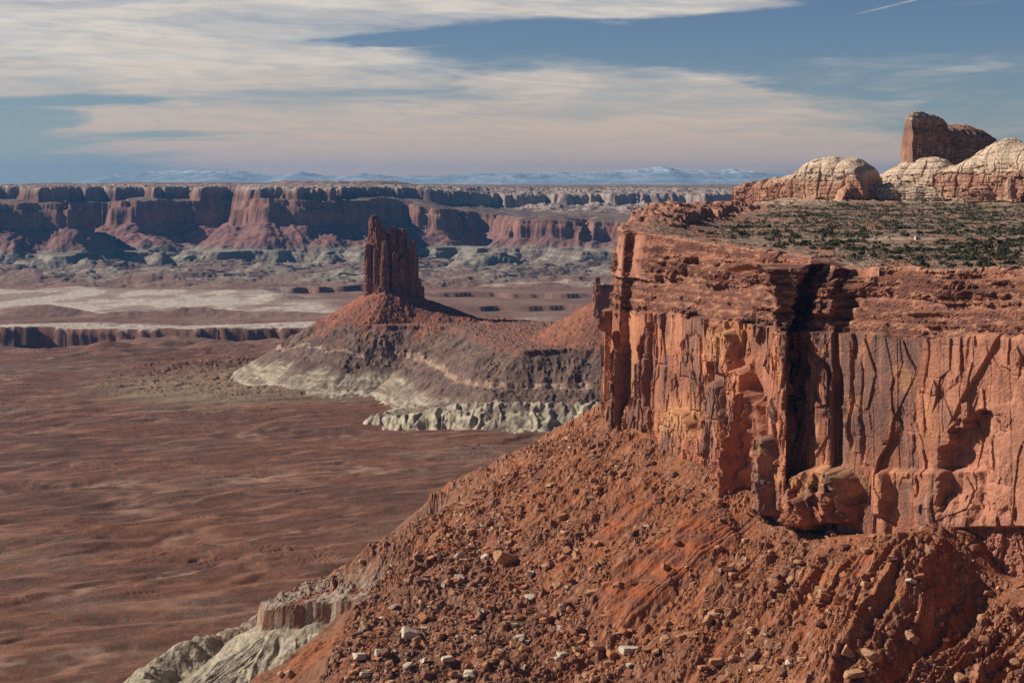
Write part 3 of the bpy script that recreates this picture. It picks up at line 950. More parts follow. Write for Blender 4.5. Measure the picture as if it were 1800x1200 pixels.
def cliff_shape(s, z, A, B, h):
    """outward displacement of the wall. s along it, z height, A/B authored feature coordinates, h 0..1 within the ledgy beds"""
    hk = h + 0.10 * fb2(s / 24.0, z / 40.0, 3, 463)
    kay = sm(hk, -0.012, 0.012)
    wing = 1 - kay
    left = sm(A, 1160, 1120)
    o1, e1, fx1, _ = blocks(s, z, 17.0, 90.0, 401, 0.3)
    o2, e2, _, _ = blocks(s + 3 * o1, z, 6.5, 34.0, 402, 0.2)
    o3, e3, _, _ = blocks(s, z, 2.4, 11.0, 403, 0.15)
    patch = sm(fb2(s / 30.0, z / 24.0, 3, 404), -0.25, 0.2)
    smooth_wall = sm(A, 1470, 1500) * sm(A, 1640, 1610) * sm(B, 790, 700)
    calm = 1 - 0.75 * smooth_wall
    rgt = sm(A, 1422, 1436)
    patch = patch * (1 - rgt * (1 - 0.8 * sm(fb2(s / 36.0, z / 30.0, 2, 478), 0.12, 0.2)))
    fA, eA = facets(s, z, 15.0, 62.0, 471, 6.0 + 3 * left, 4.5)
    fR, eR = facets(s + 4 * pn2(s / 20.0, z / 25.0, 482), z, 30.0, 66.0, 479, 5.0, 5.5)
    fA = lerp(fA, fR, rgt)
    fB, eB = facets(s + 2 * pn2(s / 9.0, z / 9.0, 480), z, 5.5, 19.0, 472, 2.6, 2.0)
    fC, eC = facets(s, z, 2.1, 6.0, 473, 0.9, 0.8)
    fD, eD = facets(s, z, 9.0, 30.0, 474, 3.0, 3.4)
    big_p = sm(fb2(s / 40.0, z / 40.0, 2, 475), -0.1, 0.05)
    d = wing * ((0.4 + 0.6 * calm) * fA * 0.75 + (1.6 - 1.1 * rgt) * o1 + calm * patch * fB + calm * patch * 0.8 * fC + calm * big_p * fD)
    d = d - wing * calm * ((1.9 - 1.5 * rgt) * np.exp(-(e1 / 0.6) ** 2) + 0.5 * patch * np.exp(-(eB / 0.05) ** 2))
    d = d + wing * (0.35 * fb2(s / 14.0, z / 26.0, 3, 405) + smooth_wall * 0.5 * fD)
    # ledgy beds
    lay = z / 3.9 + 0.5 * pn2(s / 60.0, z / 16.0, 411) + 0.12 * pn2(s / 9.0, z / 6.0, 412)
    li = np.floor(lay); lf = lay - li
    hard = h01(li, li * 0, 1, 413)
    k1, ke1, _, _ = blocks(s + 20 * hard, z * 0 + li * 7.3, 7.0 + 0 * s, 1e6, 414, 0.6)
    kid = np.floor(s / 10.0 + 5 * hard + 0.5 * pn2(s / 8.0, li * 1.7, 415)); kf = s / 10.0 + 5 * hard + 0.5 * pn2(s / 8.0, li * 1.7, 415) - kid
    ko = h01(kid, li, 1, 416)
    k2 = np.floor(s / 3.6 + 9 * hard + 0.6 * pn2(s / 3.0, li * 2.9, 425)); k2o = h01(k2, np.floor(lay * 2), 2, 417)
    roundb = np.sqrt(np.clip(1 - (2 * lf - 1) ** 2, 0, 1))
    fK, eK = facets(s, z, 6.0, 3.2, 476, 2.3, 1.3)
    fM, eM = facets(s, z, 17.0, 9.0, 481, 4.0, 2.4)
    fK = fK + fM
    fL, eL = facets(s, z, 1.8, 1.2, 477, 1.1, 0.6)
    d = d + kay * (-2.6 + 4.6 * (hard - 0.5) - 2.2 * sm(hard, 0.38, 0.30) + 2.6 * (ko - 0.5) + 1.0 * (k2o - 0.5) + 0.7 * (roundb - 0.7) + fK + fL - 1.6 * np.exp(-((np.minimum(kf, 1 - kf)) * 10.0 / 0.5) ** 2))
    d = d + kay * 4.0 * fb2(s / 28.0, z / 40.0, 2, 418)
    d = d - kay * 5.5 * sm(fb2(s / 11.0, z / 8.0, 3, 419), 0.26, 0.42)
    # pillars of the far left corner with deep clefts between
    for ax, wd, dep in ((1075, 3.2, 6), (1099, 4.2, 10), (1113, 3.0, 7), (1139, 4.0, 9), (1122, 2.0, 4), (1165, 2.2, 3.5)):
        t = (A + 0.018 * (B - 560) + 3 * pn2(z / 25.0, z * 0 + ax, 420) - ax) / wd
        d = d - dep * np.exp(-t * t * 1.2) * sm(B, 735, 690) * sm(B, 400, 440)
    # dark open joint right of the recess
    for ax, wd, dep, b0, b1 in ((1467, 5.5, 9.0, 545, 815), (1512, 3.0, 3.5, 640, 815), (1492, 2.0, 2.2, 600, 790), (1624, 1.8, 1.2, 560, 690), (1702, 2.6, 2.6, 575, 650), (1580, 2.4, 1.6, 715, 800)):
        t = (A + 9 * pn2(z / 30.0, z * 0 + ax, 421) + 2 * pn2(z / 7.0, z * 0 + ax, 422) - ax) / (wd * (0.55 + 0.75 * sm(B, b0, b1)))
        d = d - dep * np.exp(-t * t * 1.3) * sm(B, b0 - 6, b0 + 10) * sm(B, b1 + 8, b1 - 12)

    cr = A - (1300 + 0.30 * (B - 560)) + 5 * pn2(z / 12.0, s / 12.0, 426)
    d = d - 9.0 * np.exp(-(cr / 5.0) ** 2) * sm(B, 570, 600) * sm(B, 890, 860)
    cr = A - (1244 + 0.06 * (B - 640)) + 3 * pn2(z / 12.0, s / 12.0, 427)
    d = d - 5.0 * np.exp(-(cr / 3.0) ** 2) * sm(B, 640, 660) * sm(B, 790, 770)

    def pillar(ax, wd, bt, bb, amp, lean=0.0, rough=0.8, cap=30.0):
        c = ax + lean * (B - bt)
        t = np.clip(np.abs(A + 2.5 * pn2(z / 9.0, s / 9.0, int(ax)) - c) / wd, 0, 1)
        topc = bt + cap * t * t
        env = np.clip((1 - t) * 2.2, 0, 1) ** 0.7 * sm(B, topc - 3, topc + 7) * sm(B, bb + 6, bb - 6)
        lumps = 1 + 0.07 * rough * facets(s, z, 3.4, 6.0, int(ax) + 7, 3.0, 2.0)[0]
        return amp * env * lumps
    d = np.maximum(d, d * 0.7 + pillar(1253, 15, 566, 640, 7.0) - 1)
    d = np.maximum(d, d * 0.7 + pillar(1279, 13, 578, 660, 9.5) - 1)
    d = np.maximum(d, d * 0.7 + pillar(1262, 17, 665, 860, 8.0, 0.02) - 1)
    d = np.maximum(d, d * 0.7 + pillar(1300, 24, 645, 880, 11.0, 0.045) - 1)
    d = np.maximum(d, d * 0.7 + pillar(1325, 12, 684, 875, 15.0, 0.0) - 1)
    d = np.maximum(d, d * 0.7 + pillar(1368, 16, 560, 900, 6.0, 0.0) - 1)
    d = np.maximum(d, d * 0.7 + pillar(1238, 10, 700, 800, 5.0) - 1)
    d = np.maximum(d, d * 0.6 + pillar(1193, 42, 716, 830, 8.5, 0.0, 0.6, 75.0) - 1)
    d = np.maximum(d, d * 0.6 + pillar(1312, 16, 756, 900, 16.0, 0.02, 1.0) - 1)
    d = np.maximum(d, d * 0.6 + pillar(1290, 34, 800, 900, 11.0, 0.0, 1.2) - 1)
    d = np.maximum(d, d * 0.6 + pillar(1357, 13, 762, 905, 13.0, 0.0, 1.2) - 1)
    d = np.maximum(d, d * 0.6 + pillar(1392, 13, 835, 925, 11.0, 0.0, 1.0) - 1)
    d = np.maximum(d, d * 0.6 + pillar(1452, 56, 818, 918, 16.0, 0.0, 2.0, 26.0) - 1)
    d = np.maximum(d, d * 0.6 + pillar(1430, 20, 866, 930, 18.0, 0.0, 1.6) - 1)
    d = np.maximum(d, d * 0.6 + pillar(1553, 20, 825, 905, 7.0, -0.05, 0.5) - 1)
    d = np.maximum(d, d * 0.6 + pillar(1440, 28, 493, 556, 9.0, 0.0, 1.6) - 1)
    d = np.maximum(d, d * 0.6 + pillar(1598, 40, 535, 552, 5.0, 0.0, 1.0) - 1)
    d = np.maximum(d, d * 0.6 + pillar(1380, 18, 470, 545, 5.0, 0.0, 1.6) - 1)
    # the recess fills with fallen slabs downward and its back wall is broken
    rs_ = np.exp(-((s - S_REC) / 22.0) ** 4) * sm(A, 1376, 1386) * sm(A, 1430, 1418)
    d = d + rs_ * (2.5 * fA * 0.5 + fD * 1.2 + 18 * sm(B, 640 + 90 * o2, 800 + 60 * o2) * (0.7 + 0.6 * o1))
    # foot of the right-hand wall steps outward
    d = d + 5.0 * sm(B, 822, 832) * sm(A, 1530, 1560) * sm(A, 1720, 1700)
    # arch-shaped overhang
    wA = A + 9 * fb2(s / 9.0, z / 9.0, 3, 423); wB = B + 14 * fb2(s / 9.0, z / 9.0, 3, 424)
    xa = (wA - 1712) / 62.0
    arch = 775 - 52 * np.sqrt(np.clip(1 - xa * xa, 0, 1)) + 60 * np.clip(xa, 0, 1) ** 2 - 30 * xa
    inarch = sm(np.abs(xa), 1.0, 0.82) * sm(wB, arch, arch + 6) * sm(wB, 925, 860)
    d = d - 9.5 * inarch * sm(xa, 1.0, -0.4)
    sl = A - 1745 + 0.55 * (B - 600)
    d = d + 2.6 * sm(sl, 1, -2) * sm(A, 1640, 1690) * sm(B, 570, 600) * sm(B, 760, 720)
    sl = A - 1795 - 0.35 * (B - 700)
    d = d + 3.2 * sm(sl, -2, 1) * sm(B, 580, 600)
    # thin-bedded shale under the wall at far right
    sh = sm(B, 924, 930) * sm(A, 1660, 1700)
    d = d + sh * (-6 + 1.8 * h01(np.floor(z / 1.7), np.floor(s / 2.8 + 3 * h01(np.floor(z / 1.7), z * 0, 0, 3)), 0, 431))
    d = d + 0.22 * fb2(s / 1.8, z / 1.8, 2, 432) + kay * 0.5 * fb2(s / 2.6, z / 0.8, 2, 433)
    return d, kay


LED_H = np.array([-0.2, 0, .02, .16, .19, .36, .39, .50, .53, .68, .71, .84, .87, .95, 1.0, 1.1])
LED_O = np.array([0, 0, .10, .11, .26, .28, .44, .46, .56, .58, .74, .76, .90, .92, 1.0, 1.0])


def build_cliff():
    n = len(CS)
    nz = 430
    v = np.linspace(0, 1, nz)
    Sg, Vg = np.meshgrid(CS, v)
    zt = Z_TOP[None, :]; zk = Z_KAY[None, :]; zb = Z_BASE[None, :] - 26
    zb = zb - 22 * sm(CA, 1680, 1760)[None, :]
    Zg = zb + (zt - zb) * Vg
    h = (Zg - zk) / (zt - zk)
    hw = h + 0.05 * fb2(Sg / 60.0, Zg / 90.0, 2, 441) * sm(h, 0, 0.2)
    off = SETBACK * SETK[None, :] * np.interp(hw, LED_H, LED_O)
    off = off + np.clip((Zg - zb) / (zk - zb), 0, 1) * 4.0 * np.ones_like(Zg)
    Ag = np.repeat(CA[None, :], nz, 0)
    fr = (np.arange(n) >= _i0 - 40)
    Ag = np.where(fr[None, :], Ag, 0.0)
    Bg = 320 - Zg * F / CP[:, 1][None, :]
    d, kay = cliff_shape(Sg, Zg, Ag, Bg, h)
    o = d - off
    X = CP[:, 0][None, :] + CN[:, 0][None, :] * o
    Y = CP[:, 1][None, :] + CN[:, 1][None, :] * o
    Zg = Zg + kay * 0.4 * fb2(Sg / 5.0, Zg / 5.0, 2, 442)
    # cap rows running back under the soil of the top
    caps = []
    for j, (ext, up_) in enumerate(((0.8, 0.4), (2.0, 0.7), (4, 0.8), (8, 0.6), (14, -0.3), (22, -3.0))):
        oo = o[-1] - ext
        rb_ = np.floor(CS / 9.0 + 0.8 * pn2(CS / 11.0, CS * 0, 444))
        bump = 1.1 * fb2(CS / 6.0, CS * 0 + j * 0.7, 3, 443) + 2.4 * (h01(rb_, rb_ * 0, 0, 445) - 0.35) * sm(ext, 10, 3)
        caps.append((CP[:, 0] + CN[:, 0] * oo, CP[:, 1] + CN[:, 1] * oo, Z_TOP + up_ + bump))
    X = np.vstack([X] + [c[0] for c in caps]); Y = np.vstack([Y] + [c[1] for c in caps]); ZZ = np.vstack([Zg] + [c[2] for c in caps])
    # ---- rock colours
    wing = cmix((0.43, 0.172, 0.095), (0.29, 0.117, 0.071), sm(fb2(Sg / 24.0, Zg / 40.0, 4, 451), -0.3, 0.3))
    pal = sm(Ag, 1600, 1660)
    wing = wing * (1 + 0.12 * sm(Ag, 1400, 1380))[..., None]
    wing = cmix(wing, (0.43, 0.190, 0.118), 0.75 * pal)
    strk = fb2(Sg / 3.4, Zg / 90.0, 4, 452) + 0.7 * fb2(Sg / 9.0, Zg / 120.0, 3, 453)
    rgn = sm(fb2(Sg / 32.0, Zg / 60.0, 3, 454), -0.2, 0.2)
    rgn = np.maximum(rgn * 0.75, 1.15 * sm(Ag, 1420, 1440) * sm(Ag + 25 * fb2(Sg / 12.0, Zg / 30.0, 3, 462), 1640, 1595) * sm(Bg, 840, 720))
    rgn = rgn * (1 - 0.8 * sm(Ag, 1630, 1690)) + 0.35 * sm(Bg, 640, 580) * sm(Ag, 1190, 1230)
    stain = np.clip(rgn, 0, 1) * sm(strk + 0.55 * (rgn - 0.55), -0.22, 0.14)
    fcol, fe = facets(Sg, Zg, 15.0, 62.0, 471, 1.0, 0.0)
    stain = np.clip(stain * (0.7 + 0.6 * (fcol + 0.5)) + 0.5 * sm(fcol, 0.28, 0.34) * (1 - pal), 0, 1)
    wing = cmix(wing, (0.165, 0.098, 0.082), 0.85 * stain)
    fresh = sm(fb2(Sg / 22.0, Zg / 30.0, 4, 455), 0.20, 0.42)
    wing = cmix(wing, (0.60, 0.27, 0.12), 0.4 * fresh * (1 - pal))
    yel = np.exp(-((Ag - 1192) / 40.0) ** 2 - ((Bg - 735) / 26.0) ** 2) + np.exp(-((Ag - 1265) / 26.0) ** 2 - ((Bg - 600) / 45.0) ** 2) * 0.8 \
        + np.exp(-((Ag - 1452) / 52.0) ** 2 - ((Bg - 838) / 22.0) ** 2) * 0.8
    wing = cmix(wing, (0.60, 0.33, 0.14), 0.75 * np.clip(yel, 0, 1) * sm(fb2(Sg / 5.0, Zg / 5.0, 3, 456), -0.35, 0.1))
    lay = np.floor(Zg / 2.3 + 0.8 * pn2(Sg / 40.0, Zg / 12.0, 411))
    kc = cmix((0.165, 0.066, 0.046), (0.38, 0.165, 0.102), h01(lay, lay * 0, 0, 457))
    kc = cmix(kc, (0.14, 0.068, 0.053), 0.75 * sm(fb2(Sg / 14.0, Zg / 6.0, 4, 458), 0.0, 0.3))
    kc = cmix(kc, (0.48, 0.245, 0.145), 0.6 * sm(fb2(Sg / 9.0, Zg / 3.0, 3, 459), 0.18, 0.36))
    c = cmix(wing, kc, kay)
    bands = h01(np.floor(Zg / 3.1 + 0.3 * pn2(Sg / 30.0, Zg / 9.0, 460)), Zg * 0, 0, 461)
    c = c * (0.93 + 0.14 * bands)[..., None]
    c = cmix(c, (0.36, 0.15, 0.098), sm(Bg, 924, 930) * sm(Ag, 1660, 1700))
    capc = np.repeat(c[-1:], len(caps), 0)
    capc = cmix(capc, (0.45, 0.235, 0.155), 0.6 * np.ones(capc.shape[:2]))
    c = np.concatenate([c, capc], 0)
    grid_mesh('mesa_cliff', X, Y, ZZ, M_CLIFF, c, smooth=False, kind='structure')


build_cliff(); tick('cliff')


# ------------------------------------------------------------------ mesa top
DOME_FRONT = [(1285, 2260), (1400, 2200), (1560, 2240), (1700, 2200), (2000, 2150)]


def top_z(x, y):
    z = -57 + 0.0275 * (y - 1150) + 0.008 * (x - 190)
    z = z + 7.0 * np.exp(-(((x - 100) / 60.0) ** 2 + ((y - 1560) / 110.0) ** 2))
    z = z + 2.4 * fb2(x / 70.0, y / 90.0, 4, 501) + 0.5 * fb2(x / 9.0, y / 9.0, 3, 502)
    q = z / 2.2 + 0.6 * fb2(x / 30.0, y / 30.0, 3, 503)
    fq = np.floor(q)
    t = sm(fb2(x / 80.0, y / 80.0, 2, 504), 0.0, 0.25)
    z = z + 0.9 * t * (fq + sm(q - fq, 0.35, 0.5) - q)
    return z


def apron(x, y):
    """rise of the rubble apron below the pale domes"""
    yf = np.interp(px_of(x, y), [p for p, d in DOME_FRONT], [d for p, d in DOME_FRONT])
    return 5.0 * sm(y, yf - 130, yf + 40)


def ground_top(x, y):
    return top_z(x, y) + apron(x, y)


def build_top():
    u = np.linspace(0.045, 0.36, 640)
    y = np.concatenate([np.geomspace(1010, 2600, 900), np.linspace(2610, 3400, 40)])
    U, Y = np.meshgrid(u, y); X = U * Y
    d, arc = nearest_s(X, Y)
    setk = np.interp(arc, CS, SETK) * SETBACK
    zt = np.interp(arc, CS, Z_TOP)
    ins = -d - setk - 6.0
    z = ground_top(X, Y)
    wgt = sm(ins, 5, 70)
    z = lerp(zt + 0.9 * fb2(X / 12.0, Y / 12.0, 3, 505) + 0.3, z, wgt)
    # low ledges along the rim
    q = 3 * fb2(X / 30.0, Y / 14.0, 3, 506); fq = np.floor(q)
    z = z + 1.3 * sm(ins, 90, 20) * (fq + sm(q - fq, 0.4, 0.5) - q)
    # blocks of the far rim at the tip
    wd_ = -d + 9 * fb2(X / 16.0, Y / 16.0, 3, 508)
    rim = sm(-d, 64, 58) * sm(Y, 1530, 1560) * sm(Y, 2250, 2000)
    cell = np.floor(Y / 15.0 + 0.8 * pn2(X / 20.0, Y / 20.0, 509)); fr_ = Y / 15.0 + 0.8 * pn2(X / 20.0, Y / 20.0, 509) - cell
    hb = 3.5 + 5.5 * h01(cell, cell * 0, 0, 510)
    band = sm(wd_, 54 - 12 * h01(cell, cell * 0, 1, 510), 51 - 12 * h01(cell, cell * 0, 1, 510))
    z = z + rim * band * hb * (1 - 0.75 * np.exp(-(np.minimum(fr_, 1 - fr_) * 15 / 1.3) ** 2)) + rim * rocks2(X / 5.0, Y / 8.0, 511, 0.5) * 2.0
    z = z - 34 * sm(ins, 1.5, -6)
    st = rocks2(X / 5.0, Y / 5.0, 51, 0.25) * 2.0 + rocks2(X / 2.2, Y / 2.2, 52, 0.35) * 0.8
    ap = sm(apron(X, Y), 1.2, 3.6)
    z = z + st * np.maximum(0.25, ap)
    nz, _, _ = slope_of(X, Y, z)
    soil = cmix((0.27, 0.165, 0.115), (0.225, 0.155, 0.115), sm(fb2(X / 40.0, Y / 70.0, 4, 511), -0.25, 0.3))
    soil = cmix(soil, (0.33, 0.135, 0.085), 0.7 * sm(fb2(X / 35.0 + 4, Y / 60.0, 4, 512), 0.08, 0.35))
    soil = cmix(soil, (0.185, 0.155, 0.11), 0.55 * sm(fb2(X / 22.0, Y / 40.0, 4, 513), -0.05, 0.3))
    soil = cmix(soil, (0.56, 0.40, 0.28), ap * 0.75 * sm(fb2(X / 14.0, Y / 14.0, 4, 514), -0.15, 0.2))
    led = cmix((0.46, 0.21, 0.135), (0.34, 0.14, 0.09), sm(fb2(X / 12.0, Y / 12.0, 3, 515), -0.2, 0.2))
    c = cmix(soil, led, np.maximum(sm(ins, 34, 10) * 0.9 * sm(fb2(X / 16.0, Y / 9.0, 4, 516) + 0.012 * (24 - ins), -0.1, 0.12), sm(nz, 0.86, 0.6)))
    c = cmix(c, (0.40, 0.185, 0.12), rim * 0.9)
    c = cmix(c, (0.62, 0.47, 0.35), 0.5 * sm(rocks2(X / 5.0, Y / 5.0, 51, 0.25), 0.2, 0.3) * np.maximum(ap, 0.2))
    grid_mesh('mesa_top', X, Y, z, M_TOP, c, mask=(ins > -7), smooth=True, kind='structure')
    return


build_top(); tick('top')


# ------------------------------------------------------------------ talus slope and the bench below
EDGE = [(520, 2300), (200, 2200), (60, 2050), (-20, 1800), (-70, 1640), (-112, 1540), (-150, 1470), (-176, 1448), (-196, 1425), (-187, 1400), (-166, 1393), (-150, 1393), (-128, 1386), (-100, 1374),
        (-90, 1345), (-112, 1296), (-119, 1240), (-124, 1180), (-128, 1080), (-134, 950), (-140, 800)]
OUT = [(-70, 1600), (-112, 1530), (-152, 1466), (-178, 1448), (-197, 1424), (-188, 1399), (-166, 1391), (-150, 1393), (-130, 1383), (-95, 1385), (-60, 1420)]


def bench_mask(X, Y):
    d, arc = poly_dist(X, Y, EDGE)
    ring = EDGE + [(900, 800), (900, 2300)]
    return np.where(inside(X, Y, ring), -d, d), arc


HULL = np.array([W(1290, 2450), W(1106, 1640), W(1061, 1455), W(1384, 1202), W(1800, 1078), (430.0, 953.0), (560.0, 830.0)])


def hull_coords(X, Y):
    """distance from the simplified cliff line, and a smooth running coordinate that fans out round its corners"""
    best = np.full(np.shape(X), 1e18); arc = np.zeros(np.shape(X)); phi = np.zeros(np.shape(X))
    acc = 0.0
    ring = list(map(tuple, HULL)) + [(3000, 830), (3000, 2450)]
    ins = inside(X, Y, ring); sg = np.where(ins, -1.0, 1.0)
    for i in range(len(HULL) - 1):
        a = HULL[i]; b = HULL[i + 1]
        ex, ey = b - a; L2 = ex * ex + ey * ey; L = math.sqrt(L2)
        t = np.clip(((X - a[0]) * ex + (Y - a[1]) * ey) / L2, 0, 1)
        qx = X - a[0] - t * ex; qy = Y - a[1] - t * ey
        dd = qx * qx + qy * qy
        m = dd < best
        best = np.where(m, dd, best); arc = np.where(m, acc + t * L, arc)
        an = np.arctan2(qy * sg, qx * sg); an = np.where(an > 0, an - 2 * np.pi, an)
        phi = np.where(m, np.where(dd < 1, math.atan2(-ex, ey), an), phi)
        acc += L
    d = np.sqrt(best)
    d = np.where(ins, -d, d)
    return d, arc + 120 * np.clip(phi + np.pi, -1.5, 2.5), arc


_hz = hull_coords(CP[_i0::8, 0], CP[_i0::8, 1])[2]
_hs = np.argsort(_hz)
HZ, HB, HA = _hz[_hs], Z_BASE[_i0::8][_hs], CA[_i0::8][_hs]
HB = gsm(HB, 6)


def hs_of(px):
    """running coordinate of the hull below a given bearing of the wall"""
    j = int(np.argmin(np.abs(CA[_i0:] - px))) + _i0
    q = hull_coords(CP[j:j + 1, 0] - 0.69 * 12, CP[j:j + 1, 1] - 0.73 * 12)
    return float(q[1][0])


def talus_raw(X, Y):
    d, _ = nearest_s(X, Y)
    hd, arc, raw = hull_coords(X, Y)
    zb = np.interp(raw, HZ, HB)
    r = np.maximum(hd, 0)
    wob = 10 * fb2(X / 60.0, Y / 60.0, 3, 601)
    # ribs and gullies running down the fall line
    rib = fb2(arc / 26.0 + 0.25 * fb2(X / 40.0, Y / 40.0, 2, 602), r / 420.0, 3, 603)
    sharp = rd2(arc / 21.0 + 0.2 * fb2(X / 24.0, Y / 24.0, 2, 604), r / 260.0, 3, 605)
    g_amt = sm(r, 6, 40) * sm(r, 240, 120)
    rightside = sm(X - 0.22 * Y, -120, -20)
    zt = zb + 5 - 0.66 * np.minimum(r, 128 + wob) - 0.23 * np.clip(r - 128 - wob, 0, 400)
    zt = zt + sm(r, 4, 30) * (2.2 * fb2(X / 13.0, Y / 13.0, 3, 607) + 3.0 * fb2(X / 34.0, Y / 34.0, 2, 608))
    zt = zt + g_amt * (5.0 * rib + (3.0 + 11.0 * rightside) * (sharp - 0.3)) + sm(r, 4, 30) * 1.5 * (rd2((arc + 0.1 * r) / 9.0, r / 90.0, 3, 606) - 0.2)
    # the two big ribs under the right-hand wall
    sB = hs_of(1650); sC = hs_of(1745)
    zt = zt + 14 * np.exp(-((arc - sB) / 20.0) ** 2) * sm(r, -2, 14) * sm(r, 150, 60)
    zt = zt - 15 * np.exp(-((arc - sC + 0.10 * r) / 13.0) ** 2) * sm(r, 2, 26) * sm(r, 170, 80)
    zt = zt + 7 * np.exp(-((arc - hs_of(1330)) / 26.0) ** 2) * sm(r, 130, 30)
    zt = zt - 8 * np.exp(-((arc - hs_of(1475) + 0.05 * r) / 9.0) ** 2) * sm(r, 20, 60) * sm(r, 150, 80)
    cl1 = sm(np.abs(arc - hs_of(1335) + 0.10 * (r - 60)), 27, 17) * sm(r, 16, 26) * sm(r, 118, 96)
    cl2 = sm(np.abs(arc - hs_of(1225) - 0.05 * (r - 60)), 17, 9) * sm(r, 26, 36) * sm(r, 96, 70)
    cl3 = sm(np.abs(arc - hs_of(1575) + 0.22 * (r - 40)), 6, 3) * sm(r, 18, 26) * sm(r, 88, 74)
    clay_rib = np.clip(np.maximum(np.maximum(cl1, 0.9 * cl2), cl3) - 0.35 * sm(fb2(X / 9.0, Y / 9.0, 3, 609), 0.0, 0.3), 0, 1)
    rr_ = rd2((arc + 0.12 * r) / 15.0, r / 200.0, 3, 610)
    zt = zt + cl1 * (4.5 * rr_ + 2.5) + cl2 * (1.2 * rr_ + 1.0) - 1.2 * cl3
    # hollow at the far right, where the thin beds under the wall come to light
    hol = sm(arc, hs_of(1690), hs_of(1775))
    zt = zt - 30 * hol * sm(r, 130, 20)
    return zt, d, arc, r, rib, sharp, clay_rib


def talus_z(X, Y, fine=True):
    zt, d, arc, r, rib, sharp, clay_rib = talus_raw(X, Y)
    e, ea = bench_mask(X, Y)
    e = e + 3.5 * fb2(X / 16.0, Y / 16.0, 3, 611)
    do, _ = poly_dist(X, Y, OUT, True)
    outm = sm(do, 30, 6)                                  # pale outcrop promontory
    outm = np.where(inside(X, Y, OUT), 1.0, outm)
    outm = np.maximum(outm, sm(do, 90, 55) * sm(e, -1.0, 0.5))
    gul = rd2(ea / 13.0 + 0.2 * fb2(X / 20.0, Y / 20.0, 2, 612), e / 160.0, 3, 613)
    ledge = 14 * sm(e, -0.6, 1.8) * outm
    zt = zt - 24 * outm * sm(e, -60, -25)
    over = np.maximum(e - 1.5, 0)
    z = zt - ledge - over * lerp(0.62, 0.60, outm) + (3.4 * gul - 1.0) * sm(e, 2, 16) * sm(over, 200, 120)
    # ridge of pale clay running down from the outcrop
    ax, ay, az = -183.0, 1398.0, -340.0
    bx, by, bz = -268.0, 1350.0, -384.0
    t = np.clip(((X - ax) * (bx - ax) + (Y - ay) * (by - ay)) / ((bx - ax) ** 2 + (by - ay) ** 2), 0, 1.6)
    dd = np.hypot(X - ax - t * (bx - ax), Y - ay - t * (by - ay))
    rz = az + t * (bz - az) - 0.55 * dd + (3.6 * rd2((X * 0.6 - Y * 0.8) / 9.0, (X * 0.8 + Y * 0.6) / 60.0, 3, 614) - 1)
    clay = sm(Y + 0.35 * X, 1262, 1276) * sm(e, 1, 3) * sm(Y, 1520, 1480) * sm(X + 8 * fb2(X / 14.0, Y / 14.0, 3, 615), -112, -128)
    z = np.where(e > 0.5, np.maximum(z, rz), z)
    if fine:
        rough = sm(e, 3, -3)
        amp = (1 - 0.9 * clay_rib) * rough * (0.25 + 0.75 * sm(fb2(X / 22.0, Y / 22.0, 3, 621), -0.25, 0.2)) * sm(r, 0, 4)
        stones = rocks2(X / 5.4, Y / 5.4, 61, 0.36) * 4.2 + rocks2(X / 2.6, Y / 2.6, 62, 0.55) * 2.4 + rocks2(X / 1.3, Y / 1.3, 63, 0.6) * 1.2
        z = z + amp * stones + 0.25 * fb2(X / 2.0, Y / 2.0, 2, 622)
    return z, d, arc, r, e, outm, clay, rib, clay_rib


